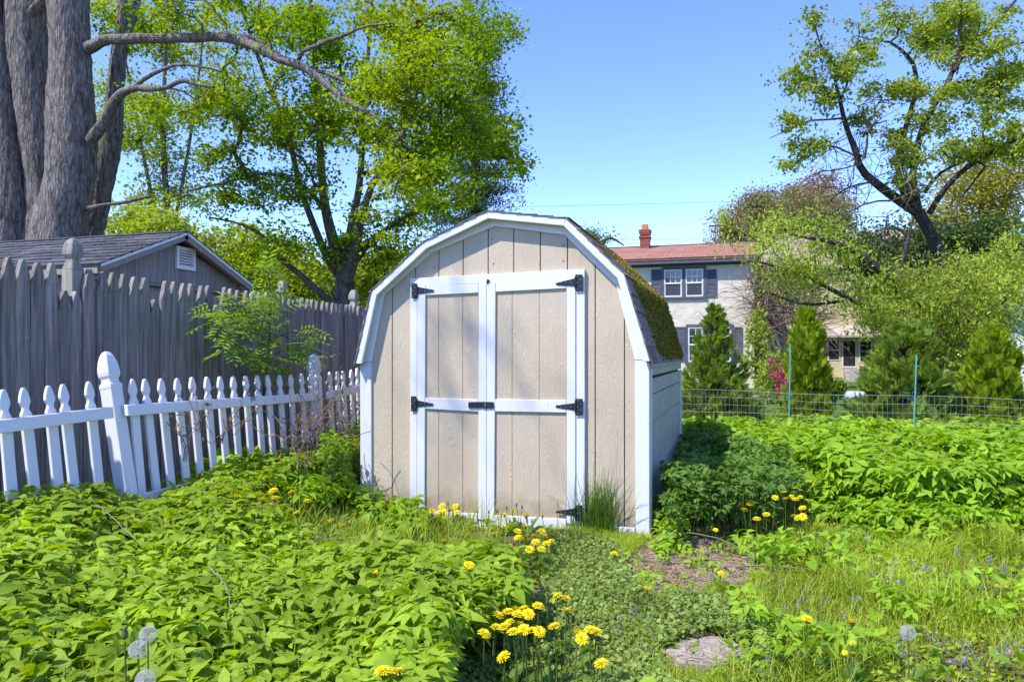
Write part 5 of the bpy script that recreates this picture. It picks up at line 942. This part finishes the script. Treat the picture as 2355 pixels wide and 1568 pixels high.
blades(gpts(gl, 3500, (-3.3, 1.2, -5.6, 1.5), dens=lambda x, y, dx, dy: pat(x, y + 2) > -.3), .40, .003, .5, G_grass, 'grass', 'stray grass blades standing in the goutweed')
blades(gpts(iz, 6000, (-1.5, 3.2, -5.4, .3), dens=lambda x, y, dx, dy: nost(dx, dy) & (pat(x * 1.7, y * 1.6) > -.1)), .09, .002, .7, G_grass, 'grass', 'fine grass threading through the ground ivy')
stp = [(1425, 1240), (1560, 1245), (1740, 1225), (1750, 1300), (1690, 1355), (1500, 1365), (1435, 1315)]
place(stp, 60, .01, .09, G_goutd, 'broadleaf_weeds', 'few small leafy weeds sprouting through the straw', goutf + small, (.35, .7), (-.9, 3, -3.5, .3), .4, wav=.01)
blades(gpts(stp, 900, (-.9, 3, -3.5, .3), dens=lambda x, y, dx, dy: pat(x * 2.3, y * 2.6) > .35), .09, .002, .8, G_grass, 'grass', 'sparse grass tufts breaking up the straw patch')
ston = [(1500, 1450), (1740, 1450), (1750, 1560), (1500, 1560)]
blades(gpts(ston, 420, (-.5, 3, -4.5, -1), dens=lambda x, y, dx, dy: pat(x * 3, y * 3) > .2), .08, .002, .8, G_grass, 'grass', 'grass creeping over the flat stepping stone')
sq_ = gpts(ston, 700, (-.5, 3, -4.5, -1)); n = len(sq_); sq_[:, 2] += .03; a = rng.random(n) * 6.28; d = np.stack([np.cos(a), np.sin(a), 0 * a], -1) * (.02 + .06 * rng.random((n, 1))); V, Fs = segs(sq_, sq_ + d, np.full(n, .002), np.full(n, .0014), 3); tag(np_obj('straw_litter', V, Fs, M_straw), 'dry straw scattered over the stepping stone', 'straw', kind='stuff')
# tall grass clump by the doors
tc_ = on_z(1372, 1222, 0.); tgr = thing('grass_clump', (tc_[0], tc_[1], 0), 'tall tuft of grass growing beside the shed door jamb', 'grass'); n = 260; P = np.stack([tc_[0] + rng.normal(0, .085, n), np.minimum(tc_[1] + rng.normal(0, .05, n), -.05), np.zeros(n)], -1); blades(P, .46, .0024, .34, G_lawn, 'blades', '', parent=tgr); P = P[:26]; blades(P, .72, .0014, .16, G_stem, 'seed_stalks', '', parent=tgr)
# straw, stone
sp = gpts([(1390, 1225), (1560, 1235), (1780, 1190), (1810, 1300), (1740, 1400), (1640, 1440), (1480, 1410), (1410, 1330)], 12000, (-.9, 3.2, -3.8, .3), dens=lambda x, y, dx, dy: nost2(dx, dy) | (pat(x * 2.1, y * 2.3 + 1) + rng.normal(0, .3, x.shape) > .25)); n = len(sp); sp[:, 2] += .004 + .02 * rng.random(n)
a = rng.random(n) * 6.28; d = np.stack([np.cos(a), np.sin(a), rng.normal(0, .12, n)], -1) * (.02 + .05 * rng.random((n, 1))); V, Fs = segs(sp, sp + d, np.full(n, .0022), np.full(n, .0014), 3); tag(np_obj('straw_litter', V, Fs, M_straw), 'brown straw and dead stems on the bare ground by the shed corner', 'straw', kind='stuff')
sp = gpts([(1440, 1250), (1560, 1240), (1740, 1215), (1750, 1300), (1690, 1350), (1500, 1360)], 1600, (-.8, 3, -3.5, .3)); n = len(sp); V, Fs = blob(1); V, Fs = scatter(V * np.array([1, .8, .5]), Fs, sp + UP * .004, basis(n, rng.random(n) * 6, rng.normal(0, .3, n)), .004 + .012 * rng.random(n) ** 3); tag(np_obj('gravel', V, Fs, M_stone), 'small pale gravel among the straw', 'gravel', kind='stuff')
def slab(name, pts, z, th, label):
    P = [on_z(x, y, z) for x, y in pts]; bm = bmesh.new(); add_prism(bm, P, (0, 0, -th)); o = bm_obj(name, bm, M_stone, None, bevel=.008); tag(o, label, 'stone')
slab('flat_stone', [(1528, 1490), (1560, 1466), (1620, 1456), (1680, 1466), (1712, 1486), (1706, 1512), (1640, 1526), (1560, 1518)], .018, .07, 'flat grey stepping stone half sunk in the weeds')
0 and slab('flat_stone', [(1560, 1305), (1610, 1285), (1690, 1280), (1740, 1300), (1720, 1335), (1640, 1345), (1580, 1335)], .018, .06, 'pale flat stone half buried in straw near the shed corner')

# ------------------------------------------------------------------ dandelions
def head_mesh(seed, closed=False):
    r_ = np.random.default_rng(seed); VV, FF = [], []; o = 0
    for ring, (n, ln, el, z) in enumerate(((26, 1., .15, 0), (24, .86, .42, .05), (20, .66, .72, .09), (14, .45, 1.05, .12))):
        for k in range(n):
            a = 6.2832 * k / n + r_.normal(0, .06) + ring * .1; e = el + r_.normal(0, .1); L_ = ln * r_.uniform(.88, 1.08); c, s = math.cos(a), math.sin(a); t = np.array([-s, c, 0]) * .075; p0 = np.array([c * .12, s * .12, z]); p1 = p0 + np.array([c * math.cos(e), s * math.cos(e), math.sin(e)]) * L_ * .6; p2 = p1 + np.array([c * math.cos(e - .35), s * math.cos(e - .35), math.sin(e - .35)]) * L_ * .4
            VV += [p0 - t * .5, p0 + t * .5, p1 - t, p1 + t, p2 - t * .8, p2 + t * .8]; FF += [(o, o + 1, o + 3, o + 2), (o + 2, o + 3, o + 5, o + 4)]; o += 6
    return np.array(VV), np.array(FF)
HM = [head_mesh(s) for s in range(3)]; me_h = [mesh_np('flower_head', v * .021, f, G_petal) for v, f in HM]
bm = bmesh.new(); add_lathe(bm, [(.003, -.014), (.0075, -.012), (.0085, -.004), (.006, .001)], 8); me_c = bm_mesh('calyx', bm, G_stem, True)
bm = bmesh.new(); add_lathe(bm, [(.003, -.006), (.0075, -.002), (.007, .008), (.005, .016), (.0075, .022), (.003, .024)], 8); me_bud = bm_mesh('bud', bm, G_stem, True)
tv = [(0, 0, 0), (.12, .15, .01), (.05, .22, 0), (.18, .38, .02), (.07, .45, 0), (.22, .66, .02), (.12, .8, .01), (0, 1, -.08)]; dl_v = np.array(tv + [(-x, y, z) for x, y, z in tv[1:7]]); dl_f = np.array([(0, 1, 2), (0, 2, 4), (2, 3, 4), (0, 4, 7), (4, 5, 6), (4, 6, 7), (0, 9, 8), (0, 11, 9), (9, 11, 10), (0, 7, 11), (11, 13, 12), (11, 7, 13)])
def flower(dx, dy, hz, group, label, kind='flower', scale=1., leavesn=5, yclamp=True):
    p = on_z(dx, dy, hz); 
    if yclamp and p[1] > -.09 and cx0 - .1 < p[0] < cx1 + .1: p = on_y(dx, dy, -.1 - .05 * random.random())
    g = float(gz(p[0], p[1])); b = np.array([p[0] + random.uniform(-.025, .025), p[1] + random.uniform(-.01, .03), g]); t = thing('dandelion', b, label, 'dandelion', group)
    if p[2] < g + .05: p[2] = g + .05
    mid = (b + p) / 2 + np.array([random.uniform(-.012, .012), random.uniform(-.012, .012), 0]); V, Fs = tube(spline([b, mid, p - UP * .012 * scale], 6), [.003, .003, .0028, .0026, .0026, .0025], 6); np_obj('stem', V, Fs, G_stem, t, True)
    d = p - b
    if kind == 'flower':
        o = link('flower_head', random.choice(me_h), t, d); o.scale = (scale,) * 3; o.rotation_euler = (random.gauss(.28, .25), random.gauss(-.12, .22), random.uniform(0, 6.28)); c = link('calyx', me_c, t, d); c.scale = (scale,) * 3
    elif kind == 'bud': o = link('bud', me_bud, t, d); o.scale = (scale,) * 3
    else:
        n = 150; v = rng.normal(size=(n, 3)); v /= np.linalg.norm(v, axis=1, keepdims=True); rr_ = .021 * scale; A = np.tile(p, (n, 1)) + v * .003; B = p + v * rr_ * .82; V, Fs = segs(A, B, np.full(n, .0002), np.full(n, .0002), 3); T, U_, W_ = frames(v)
        tips_ = []; q = []; nf = 8
        for k in range(nf): a = 6.283 * k / nf; e = (np.cos(a) * U_ + np.sin(a) * W_); q.append(np.stack([B, B + v * .004 * scale + e * .0075 * scale + np.cross(v, e) * .0003, B + v * .004 * scale + e * .0075 * scale - np.cross(v, e) * .0003], 1).reshape(-1, 3))
        Q_ = np.concatenate(q); fq = np.arange(len(Q_)).reshape(-1, 3); np_obj('seed_head', Q_, fq, G_fluff, t); np_obj('seed_stalks', V, Fs, G_fluff, t)
        bm = bmesh.new(); add_lathe(bm, [(.002, -.004), (.0045, 0), (.003, .004)], 6, c=tuple(p)); bm_obj('seed_core', bm, M_twigp, t)
    if leavesn:
        n = leavesn; Mx = basis(n, rng.random(n) * 6.28, rng.uniform(.25, 1.0, n), rng.normal(0, .3, n)); V, Fs = scatter(dl_v, dl_f, np.tile(b + UP * .005, (n, 1)), Mx, rng.uniform(.10, .19, n)); np_obj('leaf', V, Fs, G_lawn, t)['kind'] = 'stuff'
    return t
A_ = [(655, 1015), (688, 1009), (546, 1142), (632, 1145), (628, 1128), (672, 1133), (707, 1152), (683, 1180), (603, 1150), (760, 1198), (788, 1207)]
for q in A_: flower(*q, .50 if q[0] < 700 and q[1] < 1190 else .40 if q[1] < 1190 else .14, 'dandelions by the picket fence weeds', 'yellow dandelion among the goutweed and bare patch towards the picket fence', scale=1.35)
for q in [(980, 1180), (993, 1174), (1016, 1163), (1005, 1189), (1021, 1176), (1034, 1170), (1047, 1164), (1050, 1178), (985, 1183), (1022, 1190), (1012, 1177)]: flower(*q, .13, 'dandelions before the closed door leaf', 'yellow dandelion in the row at the foot of the narrower door leaf', leavesn=3, scale=1.3)
for q in [(968, 1186), (1030, 1160), (1042, 1185), (1055, 1170), (1098, 1178), (1123, 1180), (1143, 1177), (1165, 1170), (1187, 1163), (1200, 1168), (1152, 1187), (1247, 1190)]: flower(*q, .12, 'closed dandelion buds before the doors', 'closed dandelion bud on a brown stalk before the shed doors', 'bud', leavesn=2)
for q in [(1160, 1183), (1178, 1175), (1210, 1187), (1208, 1210), (1158, 1212)]: flower(*q, .14, 'dandelions before the wider door leaf', 'yellow dandelion standing against the wider door leaf', leavesn=3, scale=1.2)
for q in [(1190, 1221), (1246, 1222), (1228, 1233), (1252, 1232), (1191, 1236), (1200, 1240), (1231, 1246), (1266, 1245), (1256, 1250), (1168, 1257), (1183, 1263), (1218, 1263), (1245, 1262), (1137, 1227), (1022, 1245)]: flower(*q, .19, 'dandelion cluster beside the ground ivy', 'yellow dandelion in the cluster between goutweed and ground ivy', leavesn=3, scale=1.3)
for q, lb in [((1078, 1300), 'lone yellow dandelion in the goutweed straight before the doors'), ((860, 1319), 'topmost yellow dandelion of three in the middle of the goutweed'), ((845, 1344), 'lower yellow dandelion of a close pair in the goutweed'), ((856, 1348), 'smaller yellow dandelion touching its twin in the goutweed'), ((1412, 1273), 'lone yellow dandelion between ground ivy and the straw patch')]: flower(*q, .38 if q[0] < 1200 else .1, 'stray dandelions in the open', lb, leavesn=2, scale=1.25)
for q in [(1110, 1419), (1145, 1414), (1168, 1406), (1185, 1402), (1203, 1400), (1190, 1412), (1215, 1411), (1237, 1393), (1281, 1371), (1301, 1376), (1303, 1404), (1140, 1442), (1160, 1440), (1170, 1432), (1196, 1437), (1180, 1452), (1205, 1447), (1225, 1450), (1240, 1452), (1274, 1440), (1113, 1456), (1330, 1453), (1338, 1467), (1356, 1448), (1370, 1452)]: flower(*q, .27 + random.uniform(-.015, .015), 'big dandelion clump', 'yellow dandelion in the big crowded clump at the goutweed edge', leavesn=4, scale=1.2)
for q, lb in [((1158, 1510), 'large round yellow dandelion facing out below the big crowded clump'), ((1383, 1525), 'ragged yellow dandelion on the ground ivy side of the big clump'), ((912, 1545), 'bright open dandelion poking from the goutweed away from the big clump'), ((880, 1543), 'half hidden dandelion leaning under goutweed leaves away from the big clump')]: flower(*q, .22 if q[0] > 1000 else .36, 'dandelions around the big clump', lb, leavesn=4, scale=1.3)
for q in [(1258, 1372), (1258, 1385), (1318, 1428), (1375, 1470), (1382, 1480), (1292, 1466), (1262, 1492), (1135, 1465), (1190, 1480), (1230, 1478)]: flower(*q, .22, 'closed buds of the big dandelion clump', 'closed dandelion bud in the big clump at the goutweed edge', 'bud', leavesn=3, scale=1.1)
for q in [(1735, 1109), (1748, 1115), (1785, 1117), (1819, 1110), (1829, 1121), (1714, 1141), (1800, 1130), (1782, 1144), (1795, 1138), (1806, 1147), (1818, 1142), (1828, 1148), (1840, 1143), (1711, 1172), (1723, 1160), (1762, 1183), (1740, 1193), (1845, 1168), (1846, 1188), (1835, 1190), (1826, 1187), (1878, 1211), (1862, 1108)]: flower(*q, .30 + random.uniform(-.04, .04), 'dandelion cluster by the dark weeds', 'yellow dandelion in the cluster beyond the straw patch', leavesn=3, scale=1.2)
for q, lb in [((1593, 1160), 'small orange-yellow dandelion among the dark weeds by the side wall'), ((1645, 1218), 'small yellow dandelion at the shed side of the straw patch'), ((1657, 1317), 'yellow dandelion on a thin stem at the grassy edge of the straw'), ((1487, 1352), 'tiny yellow dandelion where the straw meets the ground ivy')]: flower(*q, .12, 'dandelions around the straw', lb, leavesn=3, scale=.9)
for q, sc_, lb in [((1855, 1422), 1.1, 'pale yellow dandelion in the rough grass next to the broad heart-shaped leaves'), ((1960, 1430), 1.3, 'largest yellow dandelion in the rough grass'), ((1884, 1463), .8, 'small orange dandelion under the largest one in the rough grass'), ((1960, 1478), .6, 'tiny closing dandelion directly below the largest one in the grass'), ((1942, 1500), .55, 'tiniest of the low dandelions in the rough grass'), ((1962, 1502), .7, 'low dandelion by the tiniest one in the rough grass')]: flower(*q, .2, 'dandelions in the rough grass', lb, leavesn=4, scale=sc_)
for q, lb in [((340, 1458), 'tallest white dandelion seed clock above the goutweed'), ((317, 1492), 'full round white dandelion seed clock below the tallest one'), ((334, 1562), 'lowest of three white dandelion seed clocks in the goutweed')]: flower(*q, .52, 'seed heads in the goutweed', lb, 'seed', 1.15, 0)
flower(2087, 1453, .24, None, 'white dandelion seed clock in the rough grass', 'seed', 1.4, 4)
flower(287, 1463, .52, None, 'spent brown dandelion head beside the white seed clocks', 'bud', 1.3, 0)
# tiny violet flowers
vp = gpts([(1480, 1280), (2300, 1250), (2354, 1600), (1450, 1600), (1380, 1450)], 170, (-1, 5, -5, 0), dens=lambda x, y, dx, dy: (np.sin(x * 5) * np.sin(y * 6 + 1) > .1) & nost(dx, dy)); vp[:, 2] += .06 + .09 * rng.random(len(vp)); vq = np.repeat(vp, 7, 0) + rng.normal(0, .009, (len(vp) * 7, 3)) * np.array([1, 1, 2.]); o = leaves(vq, .011, .3, 1., G_viol, 'violet_flowers', None, LQw); tag(o, 'tiny violet-blue ground ivy flowers dotted in the grass', 'wildflowers', kind='stuff')

# ------------------------------------------------------------------ sapling, dead vine, sticks
sx_ = -3.42; sap = thing('sapling', on_x(606, 960, sx_), 'feathery-leaved green sapling growing between picket and stockade fences', 'sapling')
s2p = lambda x, y, o=0: on_x(*Z(2, x, y), sx_ + o)
ml = spline([s2p(1510, 1150), s2p(1520, 960), s2p(1545, 700), s2p(1555, 480), s2p(1545, 300), s2p(1530, 60)], 24); V, Fs = tube(ml, np.linspace(.016, .003, 24), 7); np_obj('stem', V, Fs, M_twig, sap, True)
lc = [(1245, 560, 12), (1330, 480, 20), (1400, 545, 16), (1300, 590, 14), (1340, 660, 14), (1320, 690, 12), (1470, 470, 16), (1490, 580, 16), (1590, 540, 14), (1600, 470, 12), (1520, 650, 14), (1430, 740, 16), (1480, 820, 18), (1540, 830, 14), (1400, 800, 10), (1580, 660, 12), (1700, 690, 12), (1750, 760, 16), (1780, 650, 10), (1720, 800, 10), (1540, 380, 10), (1520, 300, 8), (1560, 250, 8), (1660, 980, 8), (1690, 960, 6), (1250, 490, 6)]
pinv, pinf = [], []; o_ = 0; lq = np.array([(0, 0, 0), (.15, .45, .02), (0, 1, -.05), (-.15, .45, .02)])
for k in range(4):
    for s in (-1, 1): Mz = basis(1, np.array([-s * 1.15]), np.array([-.1]))[0]; pinv.append((lq * .42) @ Mz.T + np.array([0, .15 + k * .2, -.12 * (k / 4) ** 2])); pinf += [(o_, o_ + 1, o_ + 2), (o_, o_ + 2, o_ + 3)]; o_ += 4
pinv.append(lq * .3 + np.array([0, .95, -.12])); pinf += [(o_, o_ + 1, o_ + 2), (o_, o_ + 2, o_ + 3)]; pinv = np.concatenate(pinv); pinf = np.array(pinf); PV, PF = [], []; oo = 0; A, B = [], []
for (x, y, k) in lc:
    p = s2p(x, y, random.uniform(-.1, .2)); q = ml[np.argmin(np.linalg.norm(ml - p - UP * .12, axis=1) + 2 * np.maximum(ml[:, 2] - p[2], 0))]; m = (p + q) / 2 + UP * .05; A += [q, m]; B += [m, p]; n = max(4, int(k * .6)); Mx = basis(n, rng.random(n) * 6.28, rng.normal(-.15, .35, n), rng.normal(0, .3, n)); V, Fs = scatter(pinv, pinf, p + rng.normal(0, .045, (n, 3)), Mx, rng.uniform(.15, .25, n)); PV.append(V); PF.append(Fs + oo); oo += len(V)
np_obj('crown', np.concatenate(PV), np.concatenate(PF), L_ash, sap); V, Fs = segs(np.array(A), np.array(B), np.full(len(A), .005), np.full(len(A), .003)); np_obj('branches', V, Fs, M_twig, sap)
dv_ = thing('dead_vine', on_x(760, 1010, PX + .12), 'dry brown vine stems tangled over the picket fence beside the shed', 'vine')
A, B, lp = [], [], []
for k in range(95):
    p = on_x(690 + random.gauss(40, 38), 1060 + random.uniform(-60, 30), PX + .15 + random.uniform(-.05, .45)); d = np.array([random.gauss(0, .4), random.gauss(.25, .6), 1.]); d /= np.linalg.norm(d); st = random.uniform(.05, .085)
    for s in range(random.randint(5, 10)):
        q = p + d * st; A.append(p); B.append(q); p = q; d = d + rng.normal(0, .3, 3) - UP * .06; d /= np.linalg.norm(d)
        if random.random() < .3: lp.append(p)
for (xx, yy, n_) in ((500, 960, 9), (440, 930, 5), (420, 1000, 4)):
    for k in range(n_):
        p = on_x(xx + random.gauss(0, 12), yy + 60, PX + .08); d = np.array([0, random.gauss(0, .5), 1.])
        for s in range(7):
            q = p + d / np.linalg.norm(d) * .05; A.append(p); B.append(q); p = q; d = d + rng.normal(0, .35, 3)
            if random.random() < .4: lp.append(p)
for k in range(14):
    p = on_x(815 + random.gauss(0, 8), 960 + random.uniform(-60, 60), PX + .5); d = np.array([.6, random.gauss(0, .4), random.gauss(0, .5)])
    for s in range(6):
        q = p + d / np.linalg.norm(d) * .05; A.append(p); B.append(q); p = q; d = d + rng.normal(0, .3, 3)
        if random.random() < .4: lp.append(p)
V, Fs = segs(np.array(A), np.array(B), np.full(len(A), .0032), np.full(len(A), .0026)); np_obj('stem', V, Fs, plain('dry_vine', (.24, .16, .11), .9, 0, .1), dv_); leaves(np.array(lp), .03, .4, 1.3, G_brnleaf, 'dry_leaves', dv_)
def stick(pts, zs, r, label, mat=M_twigp):
    P = [on_z(x, y, z) for (x, y), z in zip(pts, zs)]; q = spline(P, 14); q += rng.normal(0, .003, q.shape); V, Fs = tube(q, np.linspace(r, r * .5, 14), 6); tag(np_obj('fallen_stick', V, Fs, mat, None, True), label, 'stick')
stick([(1875, 1262), (1930, 1275), (1985, 1305), (2030, 1278)], [.05, .08, .09, .1], .006, 'curved tan stick lying in the rough grass')
stick([(1985, 1305), (1965, 1325)], [.09, .03], .004, 'short broken stick end beside the curved tan stick')
stick([(1690, 1300), (1780, 1300), (1870, 1310)], [.06, .07, .06], .004, 'long thin pale stick between straw patch and grass')
stick([(1830, 1395), (1850, 1355), (1875, 1325)], [.02, .08, .1], .004, 'thin upright stick leaning in the violet flowers')
stick([(1500, 1232), (1590, 1225), (1660, 1240), (1740, 1290)], [.08, .12, .1, .04], .004, 'arching dry stem across the straw by the shed corner')
stick([(205, 1145), (255, 1185), (318, 1245)], [.55, .52, .5], .003, 'long dry stalk lying on the goutweed')
stick([(480, 1300), (520, 1350), (530, 1395)], [.46, .44, .42], .003, 'thin bent dry stem among the goutweed leaves')
stick([(752, 1160), (772, 1190), (782, 1225)], [.2, .16, .1], .004, 'reddish dry stalk leaning over the bare patch', M_twig)
